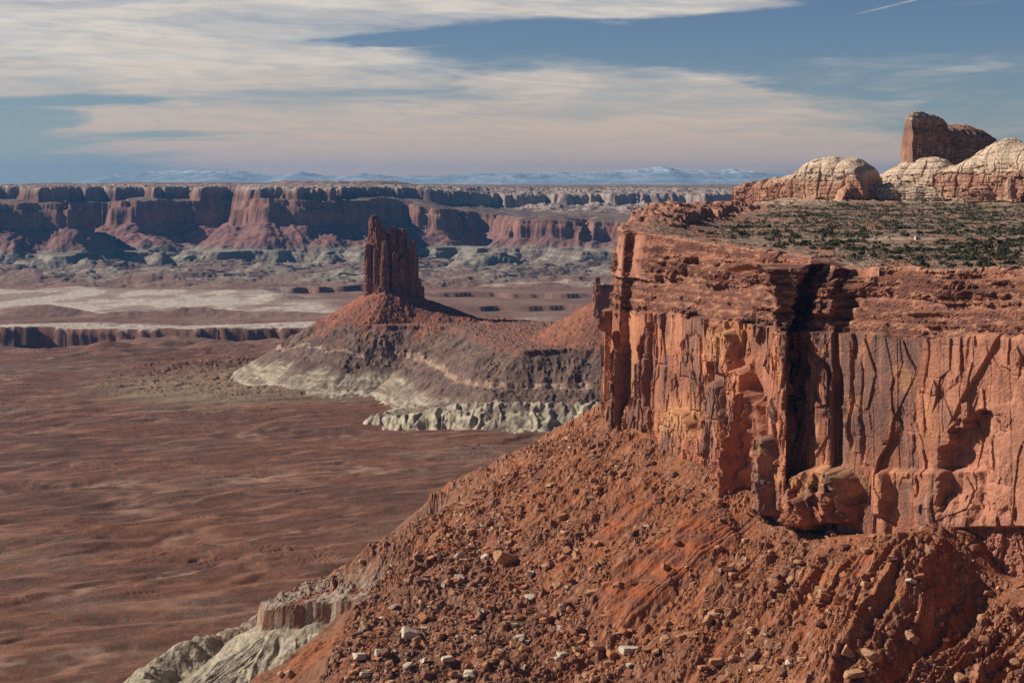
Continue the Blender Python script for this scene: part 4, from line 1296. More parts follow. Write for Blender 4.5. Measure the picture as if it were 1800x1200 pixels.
def build_talus():
    ys = np.concatenate([np.arange(800, 1000, 1.6), np.geomspace(1000, 1560, 900), np.arange(1562, 2300, 6.0)])
    u = np.linspace(-0.30, 0.345, 1150)
    U, Y = np.meshgrid(u, ys); X = U * Y
    z, d, arc, r, e, outm, clay, rib, clay_rib = talus_z(X, Y)
    fl = -401.0
    red = cmix((0.305, 0.112, 0.050), (0.225, 0.088, 0.046), sm(fb2(X / 28.0, Y / 28.0, 4, 631), -0.3, 0.3))
    red = cmix(red, (0.33, 0.105, 0.043), 0.5 * sm(fb2(X / 45.0, Y / 45.0, 3, 632), 0.02, 0.3))
    red = cmix(red, (0.205, 0.106, 0.068), 0.75 * sm(r, 90, 190) * sm(fb2(X / 40.0, Y / 40.0, 3, 633) + 0.25, -0.2, 0.3))
    stone = cmix((0.42, 0.215, 0.130), (0.20, 0.092, 0.062), h01(np.floor(X / 2.6), np.floor(Y / 2.6), 0, 634))
    sk = sm(rocks2(X / 2.6, Y / 2.6, 62, 0.55) + rocks2(X / 5.4, Y / 5.4, 61, 0.36), 0.12, 0.3) * sm(e, 4, -4)
    c = cmix(red, stone, 0.75 * sk)
    cb = cmix((0.34, 0.102, 0.043), (0.26, 0.098, 0.058), sm(np.sin(z / 2.1) + fb2(X / 12.0, Y / 12.0, 3, 639), -0.4, 0.6))
    c = cmix(c, cb, 0.92 * clay_rib)
    pale = cmix((0.43, 0.365, 0.265), (0.30, 0.255, 0.185), sm(fb2(X / 12.0, z / 5.0, 3, 635), -0.2, 0.2))
    c = cmix(c, (0.37, 0.29, 0.22), 0.85 * outm * sm(e, -46, -22) * sm(fb2(X / 18.0, Y / 18.0, 4, 636) + 0.2, -0.1, 0.2))
    c = cmix(c, (0.30, 0.145, 0.09), outm * sm(e, -1, 1) * sm(e, 12, 6))
    c = cmix(c, (0.42, 0.33, 0.24), outm * sm(e, -0.5, 0.6) * sm(e, 4.5, 2.6) * sm(fb2(X / 7.0, Y / 7.0, 2, 638), -0.2, 0.3))
    c = cmix(c, pale, np.maximum(clay * 0.95, 0.9 * sm(e, 70, 95)) * (0.85 + 0.15 * sm(fb2(X / 9.0, Y / 9.0, 3, 637), -0.2, 0.2)))
    grid_mesh('talus_slope', X, Y, z, M_TALUS, c, mask=(z > fl - 3) & (d > -14), smooth=False, kind='structure')


build_talus(); tick('talus')


# ------------------------------------------------------------------ free-standing rocks
def tag(o, label, cat, group=None):
    o['label'] = label; o['category'] = cat
    if group:
        o['group'] = group
    return o


def loft(cx, cy, a, b, z0, z1, prof, rot=0.0, p=2.6, nt=110, na=150, seed=0, bw=6.0, bh=26.0, bamp=1.6, lamp=0.0, lh=4.0, namp=0.06, dome=0.0, fine=0.5, slope=0.0):
    """closed rock body: superellipse plan, vertical profile of plan scale, joint blocks, bed ledges and lumps; slope tilts the top along local x"""
    tv = np.concatenate([np.linspace(0, 1, nt), np.ones(24)])
    sc = np.interp(tv, [q[0] for q in prof], [q[1] for q in prof])
    last = sc[nt - 1]
    k = np.linspace(1, 0, 25)[1:]
    sc[nt:] = last * k
    th = np.linspace(0, 2 * np.pi, na, endpoint=False)
    T, SCL = np.meshgrid(th, sc, indexing='xy')
    c, s_ = np.cos(T), np.sin(T)
    rad = (np.abs(c / a) ** p + np.abs(s_ / b) ** p) ** (-1.0 / p)
    tt = np.repeat(tv[:, None], na, 1)
    lx = rad * c * SCL; ly = rad * s_ * SCL
    zz = z0 + (z1 - z0) * tt
    zz[nt:] += (dome * (1 - (k ** 2)))[:, None]
    zz = zz + slope * lx * sm(tt, 0.3, 1.0)
    per = T * (a + b) * 0.5
    o, e, _, _ = blocks(per, zz, bw, bh, seed + 1, 0.45)
    o2, e2, _, _ = blocks(per, zz, bw * 0.38, bh * 0.35, seed + 2, 0.4)
    d = bamp * (o * 1.5 + 0.55 * o2) - bamp * 0.6 * np.exp(-(e / (bw * 0.09)) ** 2) - bamp * 0.3 * np.exp(-(e2 / (bw * 0.05)) ** 2)
    lay = zz / lh + 0.35 * fb3(lx / (a * 0.8), ly / (a * 0.8), zz / (lh * 6), 3, seed + 3)
    li = np.floor(lay); lf = lay - li
    d = d + lamp * (h01(li, li * 0, 0, seed + 4) - 0.5 + 0.6 * (np.sqrt(np.clip(1 - (2 * lf - 1) ** 2, 0, 1)) - 0.7))
    n = fb3(lx / a * 1.7 + seed, ly / a * 1.7, zz / a * 1.7, 5, seed + 5)
    d = d + namp * a * n * 1.6 + fine * fb3(lx / 3.0, ly / 3.0, zz / 3.0, 3, seed + 6)
    shrink = np.ones_like(SCL); shrink[nt:] = k[:, None]
    d = d * np.minimum(1, shrink * 1.5)
    nx, ny = c / a, s_ / b
    l = np.hypot(nx, ny); nx, ny = nx / l, ny / l
    lx = lx + nx * d; ly = ly + ny * d
    zz = zz + 0.25 * namp * a * n * (1 - shrink)
    cr, sr = math.cos(rot), math.sin(rot)
    X = cx + lx * cr - ly * sr; Y = cy + lx * sr + ly * cr
    return np.stack([X, Y, zz], -1).reshape(-1, 3), grid_faces(len(tv), na, True)


def merge(parts):
    co, fa, n = [], [], 0
    for a, f in parts:
        co.append(a); fa.append(f + n); n += len(a)
    return np.concatenate(co), np.concatenate(fa)


def rock_body(name, parts, mat, colorfn, label, cat, group=None, smooth=False):
    co, fa = merge(parts)
    base = Vector((float(co[:, 0].mean()), float(co[:, 1].mean()), float(co[:, 2].min())))
    c = colorfn(co[:, 0], co[:, 1], co[:, 2])
    ob = mesh_from(name, co - np.array(base), fa, mat, c, smooth=smooth)
    ob.location = base
    return tag(ob, label, cat, group)


WALL = [(0, 1.06), (0.7, 1.0), (0.97, 0.95), (1, 0.88)]


def tower_col(x, y, z):
    c = cmix((0.33, 0.138, 0.095), (0.25, 0.108, 0.08), sm(fb3(x / 9.0, y / 9.0, z / 40.0, 4, 701), -0.3, 0.3))
    c = cmix(c, (0.17, 0.085, 0.068), 0.6 * sm(fb3(x / 4.0, y / 4.0, z / 60.0, 3, 702), 0.0, 0.3))
    return cmix(c, (0.42, 0.22, 0.15), 0.6 * sm(fb3(x / 12.0, y / 12.0, z / 6.0, 3, 703), 0.25, 0.4))


def build_tower():
    D = 3800.0

    def piece(px, hw, pt, pb, dy=0, dep=None, seed=0, prof=WALL, p=2.6, **k):
        px = 688 + (px - 688) * 0.94; hw = hw * 0.93
        x = (px - 900) * D / F; a = hw * D / F
        return loft(x, D + dy, a, dep or a * 0.9, Z(pb + 22, D), Z(pt, D), prof, seed=seed, p=p, bw=10, bh=60, bamp=4.0 if hw > 10 else 2.4, namp=0.09, fine=0.9, **k)
    TW = [(0, 1.30), (0.18, 1.10), (0.6, 1.0), (0.93, 0.84), (1, 0.62)]
    P = [piece(687, 24, 410, 515, 8, 24, 711, p=2.8, na=240, nt=150, prof=TW, slope=-0.10),
         piece(705, 11, 402, 515, 2, 16, 726, p=2.6, na=150, nt=130, prof=TW),
         piece(655, 10, 379, 515, -4, 15, 712, p=2.6, nt=150, prof=TW),
         piece(663, 9, 386, 515, -10, 12, 713, prof=TW), piece(674, 8, 400, 515, -10, 12, 727, prof=TW),
         piece(691, 7, 398, 515, -6, 13, 723, p=3.0, nt=140, prof=TW),
         piece(715, 10, 436, 515, 2, 18, 714, p=2.6, na=150, prof=TW, slope=-0.3),
         piece(728, 6.5, 421, 515, -14, 9, 715, nt=130, prof=TW), piece(733, 5, 446, 518, -4, 9, 716, prof=TW),
         piece(646, 7, 428, 520, -20, 9, 717, nt=130, prof=TW),
         piece(677, 7, 423, 515, -34, 8, 718, nt=130, prof=TW),
         piece(662, 5.5, 436, 515, -30, 7, 719, prof=TW), piece(669, 4, 452, 515, -34, 6, 728, prof=TW),
         piece(698, 6, 442, 515, -26, 8, 720, prof=TW), piece(710, 5, 452, 515, -24, 7, 729, prof=TW),
         piece(650, 9, 486, 522, -22, 10, 721, prof=TW), piece(739, 7, 489, 524, -8, 10, 722, prof=TW), piece(745, 5, 503, 526, -4, 7, 724, prof=TW), piece(641, 5, 498, 526, -8, 7, 725, prof=TW),
         piece(672, 9, 500, 522, -34, 9, 730, prof=TW), piece(700, 9, 503, 522, -30, 9, 737, prof=TW)]
    rock_body('rock_tower', P, M_MID, tower_col, 'tall dark red sandstone tower on top of the cone-shaped hill in the basin', 'rock tower')
    D = 3235.0
    x0 = (1051 - 900) * D / F
    z0 = float(hill_z(np.array([x0]), np.array([D]))[0][0]) - 10
    P = [loft(x0, D, 8, 7, z0, Z(500, D), WALL, seed=731, bw=4, bh=14, bamp=1.6, na=70, nt=50, fine=0.6),
         loft(x0 - 1, D, 4.5, 4.5, z0, Z(487, D), WALL, seed=732, bw=3, bh=10, bamp=1.2, na=60, nt=60, fine=0.5)]
    for q, (pxx, pt, hw) in enumerate(((1062, 505, 10), (1073, 500, 12), (1087, 495, 14))):
        P.append(loft((pxx - 900) * D / F, D + 4, hw, 9, z0 - 8, Z(pt, D), WALL, seed=735 + q, bw=4, bh=14, bamp=1.6, na=70, nt=50, fine=0.6))
    rock_body('rock_spire', P, M_MID, lambda x, y, z: tower_col(x, y, z) * 1.25, 'small red rock spire on the ridge just left of the near cliff', 'rock spire')


DOMEP = [(0, 1.03), (0.42, 1.0), (0.47, 0.95), (0.62, 0.88), (0.76, 0.74), (0.88, 0.55), (0.95, 0.38), (1, 0.22)]
ROUND = [(0, 1.0), (0.2, 0.97), (0.45, 0.9), (0.65, 0.78), (0.82, 0.58), (0.93, 0.36), (1, 0.15)]
CLIFFD = [(0, 1.03), (0.66, 1.0), (0.72, 0.95), (0.88, 0.82), (0.96, 0.66), (1, 0.48)]


def dome_col(zsplit):
    def f(x, y, z):
        zb = z + 5 * fb3(x / 50.0, y / 50.0, z * 0, 2, 741)
        lay = np.floor(z / 2.6 + 0.4 * fb3(x / 40.0, y / 40.0, z / 20.0, 2, 742))
        wht = cmix((0.66, 0.50, 0.365), (0.57, 0.42, 0.30), h01(lay, lay * 0, 0, 743))
        wht = cmix(wht, (0.42, 0.32, 0.235), 0.55 * sm(fb3(x / 14.0, y / 14.0, z / 9.0, 4, 744), 0.02, 0.3))
        red = cmix((0.50, 0.285, 0.185), (0.40, 0.20, 0.13), sm(fb3(x / 18.0, y / 18.0, z / 26.0, 4, 745), -0.25, 0.25))
        red = cmix(red, (0.28, 0.16, 0.12), 0.6 * sm(fb3(x / 5.0, y / 5.0, z / 60.0, 4, 746), 0.05, 0.3))
        return cmix(red, wht, sm(zb + 7 * fb3(x / 16.0, y / 16.0, z / 9.0, 4, 747), zsplit - 4, zsplit + 4) * (0.8 + 0.2 * h01(lay, lay * 0, 0, 748)))
    return f


def ridge(p0, d0, p1, d1, crest, wall, base, depth, seed, lamp=1.0, lh=5.0, bamp=0.8, bw=18.0, wfr=1.0, n=420, namp=1.6, ncrack=0.0):
    """long rock body with an authored crest line: steep front wall, rounded top, back slope, closed ends"""
    u = np.linspace(0, 1, n)
    x0, y0 = W(p0, d0); x1, y1 = W(p1, d1)
    L = math.hypot(x1 - x0, y1 - y0)
    ex, ey = (x1 - x0) / L, (y1 - y0) / L
    nx, ny = ey, -ex                                   # towards the viewer
    bx = x0 + ex * L * u; by = y0 + ey * L * u
    px = px_of(bx, by)
    zc = np.interp(px, [c[0] for c in crest], [c[1] for c in crest]); zc = (320 - zc) * by / F
    zw = np.interp(px, [c[0] for c in wall], [c[1] for c in wall]); zw = (320 - zw) * by / F
    zb = (320 - base) * by / F - 24
    zw = np.minimum(zw, zc - 1.0)
    nf, nr_, nb = 90, 110, 50
    rows_o, rows_z = [], []
    tf = np.linspace(0, 1, nf)
    for t in tf:
        rows_o.append(-(1 - wfr) * 22 * t * np.ones(n) - 1.5 * t); rows_z.append(zb + (zw - zb) * t)
    for a in np.linspace(0, np.pi / 2, nr_)[1:]:
        rows_o.append(-(1 - wfr) * 22 - 1.5 - (1 - np.cos(a)) * depth * 0.5 * np.ones(n)); rows_z.append(zw + (zc - zw) * np.sin(a))
    for a in np.linspace(0, np.pi / 2, nb)[1:]:
        rows_o.append(-(1 - wfr) * 22 - 1.5 - depth * (0.5 + 0.5 * np.sin(a)) * np.ones(n)); rows_z.append(zb + (zc - zb) * np.cos(a))
    O = np.array(rows_o); Zr = np.array(rows_z)
    S_ = np.repeat((u * L)[None], len(O), 0)
    o, e, _, _ = blocks(S_, Zr, bw, 40.0, seed + 1, 0.4)
    o2, e2, _, _ = blocks(S_, Zr, bw * 0.3, 9.0, seed + 2, 0.3)
    wallm = np.concatenate([np.ones(nf), np.linspace(1, 0, nr_ - 1) ** 3, np.zeros(nb - 1)])[:, None]
    frontm = np.concatenate([np.ones(nf + nr_ - 1), np.linspace(1, -1, nb - 1)])[:, None]
    lay = Zr / lh + 0.5 * fb2(S_ / 45.0, O / 30.0, 3, seed + 3)
    li = np.floor(lay); lf = lay - li
    led = (h01(li, li * 0, 0, seed + 4) - 0.5) * 1.4 + 0.8 * (np.sqrt(np.clip(1 - (2 * lf - 1) ** 2, 0, 1)) - 0.7)
    lm = 0.35 + 0.65 * sm(fb2(S_ / 40.0, Zr / 16.0, 2, seed + 8), -0.25, 0.2)
    d = wallm * bamp * (2.2 * o + 0.6 * o2 - 1.1 * np.exp(-(e / 0.8) ** 2)) + lamp * led * lm
    d = d + namp * 1.8 * fb3(S_ / 26.0, O / 26.0, Zr / 20.0, 5, seed + 5) + 0.6 * fb3(S_ / 3.4, O / 3.4, Zr / 1.6, 3, seed + 6) + 0.7 * namp * (facets(S_, O + Zr, 9.0, 6.0, seed + 7, 1.6, 1.2)[0])
    hol = fb3(S_ / 14.0, O / 14.0, Zr / 7.0, 3, seed + 9)
    d = d - 2.0 * lamp * sm(hol, 0.22, 0.40) * (0.3 + 0.7 * wallm)
    # displace along the local normal of the section
    gz = np.gradient(Zr, axis=0); go = np.gradient(O, axis=0); gl = np.hypot(gz, go) + 1e-6
    O2 = O + d * (gz / gl); Z2 = Zr + d * np.clip(-go / gl, 0, 1) * 0.8
    X = bx[None] + nx * O2; Y = by[None] + ny * O2
    return np.stack([X, Y, Z2], -1).reshape(-1, 3), grid_faces(len(O), n)


def build_domes():
    A = [ridge(1283, 2320, 1518, 2200, [(1283, 362), (1288, 326), (1296, 321), (1306, 319), (1311, 328), (1316, 318), (1328, 313), (1336, 321), (1341, 312), (1356, 311), (1372, 308), (1386, 299), (1400, 286), (1416, 278),
                (1436, 275), (1455, 276), (1462, 279), (1470, 275), (1486, 279), (1500, 289), (1510, 300), (1518, 350)],
               [(1283, 334), (1340, 330), (1385, 324), (1400, 302), (1450, 300), (1500, 305), (1518, 340)], 358, 70, 751, bamp=1.0),
         ridge(1478, 2195, 1560, 2215, [(1478, 356), (1486, 332), (1500, 322), (1516, 326), (1528, 332), (1545, 336), (1560, 356)], [(1478, 346), (1560, 346)], 354, 24, 757, lamp=2.2, bamp=1.8, bw=9, n=200)]
    rock_body('slickrock_dome', A, M_DOME, dome_col(Z(316, 2260)), 'cream and peach sandstone dome with a long sunlit wall, leftmost of the mesa-top domes', 'rock dome')
    B = [ridge(1503, 2330, 1662, 2260, [(1503, 350), (1511, 318), (1524, 304), (1540, 294), (1556, 287), (1566, 284), (1576, 287), (1590, 280), (1606, 277), (1622, 277), (1634, 281), (1646, 290), (1656, 304), (1662, 350)],
               [(1503, 345), (1530, 335), (1560, 330), (1640, 332), (1662, 345)], 352, 80, 761, lamp=2.3, lh=4.2, bamp=1.0, wfr=0.4),
         ridge(1466, 2225, 1662, 2190, [(1466, 358), (1474, 330), (1500, 322), (1530, 326), (1560, 322), (1600, 327), (1640, 330), (1654, 336), (1662, 358)], [(1466, 348), (1500, 341), (1662, 348)], 356, 40, 767, lamp=2.4, lh=3.4, n=360, namp=2.4)]
    rock_body('slickrock_dome', B, M_DOME, dome_col(Z(352, 2300)), 'low ledgy cream sandstone dome in the middle of the mesa-top outcrop', 'rock dome')
    Cc = [ridge(1634, 2280, 1850, 2170, [(1634, 345), (1639, 300), (1650, 291), (1666, 286), (1680, 278), (1694, 268), (1708, 258), (1722, 249), (1736, 243), (1750, 243), (1766, 249), (1782, 254), (1800, 256), (1825, 262), (1850, 300)],
                [(1634, 305), (1700, 303), (1790, 304), (1850, 306)], 344, 95, 771, lamp=1.2, bamp=1.2)]
    rock_body('slickrock_dome', Cc, M_DOME, dome_col(Z(305, 2230)), 'large whitish dome above a red vertical wall at the right end of the mesa-top outcrop', 'rock dome')
    E = [ridge(1778, 2150, 1960, 2080, [(1778, 345), (1783, 296), (1792, 280), (1805, 268), (1830, 258), (1880, 250), (1960, 300)], [(1778, 310), (1960, 304)], 342, 60, 781, lamp=1.2, bamp=1.4)]
    rock_body('slickrock_dome', E, M_DOME, dome_col(Z(300, 2130)), 'cream dome cut by the right edge of the photo', 'rock dome')
    x, y = W(1776, 2140)
    K = [loft(x, y, 7.0, 6.0, Z(350, 2140), Z(309, 2140), ROUND, p=2.4, na=90, nt=60, seed=783, bw=8, bamp=0.4, namp=0.14, fine=0.4, slope=0.2)]
    rock_body('leaning_rock', K, M_DOME, dome_col(Z(250, 2165)), 'upright rounded brown rock leaning against the red wall of the right-hand dome', 'rock')
    K = [ridge(1694, 2160, 1752, 2150, [(1694, 352), (1702, 332), (1712, 326), (1722, 324), (1734, 327), (1744, 334), (1752, 352)], [(1694, 346), (1752, 346)], 350, 16, 784, lamp=2.2, lh=3.0, n=160, namp=2.2)]
    rock_body('rock_pile', K, M_DOME, dome_col(Z(250, 2165)), 'low broken tan rock pile at the foot of the red wall of the right-hand dome', 'rock')
    Fn = [ridge(1604, 2560, 1673, 2620, [(1604, 300), (1606, 212), (1609, 202), (1616, 196), (1628, 195), (1642, 199), (1656, 204), (1665, 209), (1669, 216), (1673, 300)], [(1604, 222), (1618, 214), (1666, 219), (1673, 228)], 292, 22, 791, lamp=1.5, lh=6, bamp=0.7, bw=26, n=260),
          ridge(1656, 2610, 1808, 2690, [(1658, 290), (1664, 222), (1676, 217), (1676, 221), (1684, 218), (1690, 216), (1700, 219), (1714, 217), (1730, 217), (1746, 220), (1760, 228), (1776, 240), (1793, 256), (1808, 300)],
                [(1658, 240), (1676, 238), (1708, 250), (1748, 256), (1808, 300)], 292, 90, 793, lamp=1.6, lh=6, bamp=0.9, bw=26, wfr=0.7)]

    def fin_col(x, y, z):
        c = dome_col(Z(212, 2600))(x, y, z)
        c = c * (0.8 + 0.3 * h01(np.floor(z / 5.5 + 0.6 * fb3(x / 30.0, y / 30.0, z / 30.0, 2, 799)), z * 0, 0, 800))[..., None]
        return cmix(c * np.array((0.95, 0.93, 0.92), np.float32), (0.17, 0.115, 0.09), 0.5 * sm(fb3(x / 9.0, y / 9.0, z / 50.0, 4, 798), -0.1, 0.25))
    rock_body('rock_fin', Fn, M_DOME, fin_col, 'dark flat-faced rock fin with a pale cap rising highest against the sky', 'rock fin')


build_tower(); build_domes(); tick('rocks')


# ------------------------------------------------------------------ boulders and rubble
def icosphere(sub):
    import bmesh
    bm = bmesh.new()
    bmesh.ops.create_icosphere(bm, subdivisions=sub, radius=1.0)
    v = np.array([q.co[:] for q in bm.verts]); f = np.array([[q.index for q in p.verts] for p in bm.faces])
    bm.free()
    return v, f


ICO = {k: icosphere(k) for k in (1, 2, 3, 4)}


def stone(sub, seed, planes=11, blocky=0.5, rough=0.03):
    r = np.random.RandomState(seed)
    v, f = ICO[sub]
    n = r.normal(size=(planes, 3)); n /= np.linalg.norm(n, axis=1)[:, None]
    if blocky:
        ax = np.concatenate([np.eye(3), -np.eye(3)]) + r.normal(size=(6, 3)) * 0.16
        ax /= np.linalg.norm(ax, axis=1)[:, None]
        n = np.concatenate([ax, n])
        dd = np.concatenate([np.repeat(np.array([[1.0, 0.75, 0.6]]), 2, 0).ravel() * (0.9 + 0.2 * r.rand(6)), 0.80 + 0.30 * r.rand(planes)])
    else:
        dd = 0.62 + 0.35 * r.rand(planes)
    dot = np.maximum(v @ n.T, 1e-3)
    rad = np.min(dd[None, :] / dot, axis=1)
    rad = np.minimum(rad, 1.35)
    p = v * rad[:, None]
    if rough:
        p = p * (1 + rough * fb3(p[:, 0] * 3 + seed, p[:, 1] * 3, p[:, 2] * 3, 3, seed))[:, None]
    return p, f


def chip(seed):
    """small angular block: a box with its corners pulled about"""
    r = np.random.RandomState(seed)
    v = np.array([[x, y, z] for z in (-1, 1) for y in (-1, 1) for x in (-1, 1)], float) * np.array([0.95, 0.75, 0.62])
    v *= r.uniform(0.55, 1.2, (8, 3))
    f = np.array([[0, 2, 3, 1], [4, 5, 7, 6], [0, 1, 5, 4], [1, 3, 7, 5], [3, 2, 6, 7], [2, 0, 4, 6]])
    return v, f


def ground_hit(px, py, fn, y0, y1, n=4000):
    """first point of the ground seen along one line of sight"""
    y = np.linspace(y0, y1, n); x = (px - 900) * y / F; zr = (320 - py) * y / F
    g = fn(x, y)
    k = np.argmax(zr < g)
    return x[k], y[k], g[k]


TAL = lambda x, y: talus_z(x, y, False)[0]
STONE_COL = {'rust': (0.35, 0.148, 0.080), 'tan': (0.42, 0.225, 0.122), 'white': (0.54, 0.44, 0.335), 'dark': (0.20, 0.092, 0.066), 'orange': (0.41, 0.175, 0.082)}


def stone_mesh(sub, seed, colr, planes=9, blocky=0.6):
    v, f = stone(sub, seed, planes, blocky, 0.04)
    col = np.asarray(STONE_COL[colr], np.float32)[None] * (0.85 + 0.3 * sm(fb3(v[:, 0] * 2 + seed, v[:, 1] * 2, v[:, 2] * 2, 3, 811), -0.3, 0.3))[:, None]
    ob = mesh_from('boulder', v, f, M_ROCK, col, smooth=False)
    return ob


PROTO = {}
for ci, cname in enumerate(STONE_COL):
    PROTO[cname] = []
    for k in range(5):
        ob = stone_mesh(3, 900 + ci * 10 + k, cname)
        PROTO[cname].append(ob.data)
        bpy.data.objects.remove(ob)


def put_boulder(mesh, x, y, z, size, rot, scl, label, group, sink=0.25):
    ob = bpy.data.objects.new('boulder', mesh)
    COL.objects.link(ob)
    ob.location = (float(x), float(y), float(z + size * (0.55 - sink)))
    ob.rotation_euler = rot
    ob.scale = (size * scl[0], size * scl[1], size * scl[2])
    return tag(ob, label, 'boulder', group)


# boulders one can single out: column, row, width in photo pixels, colour, flattening, yaw, roll, label
NAMED = [(886, 976, 36, 'tan', 0.80, 0.3, 0.35, 'largest tan boulder, sharp-edged, alone on the middle of the red talus slope'),
         (668, 1144, 22, 'white', 0.75, 0.9, 0.2, 'smooth white boulder with a rounded top, brightest on the lower left bench'),
         (722, 1110, 30, 'white', 0.85, 0.2, 0.1, 'big pale wrinkled boulder with a dark right side, on the lower left bench'),
         (787, 1157, 24, 'white', 0.45, 0.5, 0.0, 'flat cream boulder right of the brightest white one'),
         (826, 1180, 26, 'white', 0.7, 1.2, 0.1, 'grey-white boulder at the bottom edge below the flat cream one'),
         (632, 1151, 26, 'white', 0.7, 2.0, 0.1, 'grey rounded boulder just left of the brightest white one'),
         (640, 1183, 20, 'white', 0.7, 0.7, 0.1, 'pale boulder at the bottom edge, left of the dark upright one'),
         (752, 1182, 24, 'dark', 1.0, 0.4, 0.1, 'dark upright boulder at the bottom edge, with its shadow to the right'),
         (1490, 1140, 24, 'tan', 1.1, 0.4, 0.5, 'upright tan slab boulder, left one of the pair near the bottom right'),
         (1533, 1148, 34, 'tan', 0.75, 0.7, 0.25, 'large angular tan boulder, right one of the pair near the bottom right'),
         (1502, 1185, 34, 'tan', 0.45, 0.1, 0.0, 'flat oblong slab boulder at the bottom, below the angular pair'),
         (1602, 1117, 24, 'tan', 0.9, 0.5, 0.5, 'tilted square-faced boulder in the gully right of the angular pair'),
         (1030, 1072, 20, 'dark', 0.9, 0.4, 0.3, 'dark cube-like boulder casting a long shadow on the bench'),
         (1097, 1108, 22, 'orange', 0.75, 0.5, 0.3, 'orange boulder above the row of pale ones on the bench'),
         (1051, 1135, 30, 'tan', 0.6, 0.5, 0.35, 'long yellowish boulder at the left of the row on the bench'),
         (1079, 1149, 26, 'orange', 0.7, 0.6, 0.4, 'orange tilted boulder in front of the long yellowish one'),
         (1107, 1141, 30, 'white', 0.6, 0.2, 0.1, 'grey pale boulder at the right of the row on the bench'),
         (1260, 1160, 24, 'tan', 0.6, 0.1, 0.0, 'square-ended yellow block near the bottom centre'),
         (1236, 1172, 20, 'orange', 0.5, 0.4, 0.0, 'flat orange boulder left of the yellow block at the bottom'),
         (1264, 960, 14, 'rust', 0.9, 0.3, 0.3, 'rusty boulder on the upper talus below the pillar group'),
         (1288, 1008, 14, 'tan', 0.8, 0.3, 0.3, 'lone tan boulder beside the bare red clay ribs'),
         (1188, 950, 14, 'tan', 0.8, 0.9, 0.3, 'yellow boulder beneath the smooth clay patch of the talus'),
         (1170, 994, 16, 'rust', 0.8, 0.9, 0.3, 'brown boulder amid pale rubble left of the clay ribs'),
         (1252, 815, 14, 'tan', 1.0, 0.9, 0.3, 'tan boulder lodged on the rubble at the cliff foot, left of the pillars'),
         (1440, 1035, 16, 'tan', 0.9, 0.9, 0.3, 'tan boulder with a shadowed side on the right-hand slope'),
         (1450, 1046, 20, 'rust', 0.8, 0.2, 0.3, 'squarish rusty boulder on the right-hand slope'),
         (1522, 1025, 16, 'tan', 0.9, 0.5, 0.3, 'rounded tan boulder beside the narrow red chute'),
         (1655, 1070, 14, 'tan', 1.3, 0.5, 0.1, 'upright narrow boulder on the grey right-hand rib'),
         (1484, 960, 18, 'dark', 0.9, 0.5, 0.3, 'dark block just below the foot of the right-hand wall'),
         (690, 938, 20, 'dark', 0.6, 0.5, 0.2, 'dark ledge boulder on the skyline edge of the talus'),
         (636, 984, 12, 'tan', 1.0, 0.5, 0.2, 'round pale boulder perched on the talus edge above the outcrop'),
         (742, 1020, 24, 'dark', 0.5, 0.3, 0.2, 'flat dark boulder on the left side of the talus'),
         (496, 1186, 20, 'tan', 0.6, 0.7, 0.7, 'leaning slab at the bottom left, left one of the pair'),
         (512, 1184, 22, 'tan', 0.7, 0.7, 0.7, 'leaning pale slab at the bottom left, right one of the pair'),
         (815, 1078, 26, 'dark', 0.6, 0.2, 0.2, 'dark low boulder in the middle of the bench'),
         (862, 1064, 14, 'orange', 0.9, 0.2, 0.2, 'bright orange boulder right of the dark low one on the bench')]


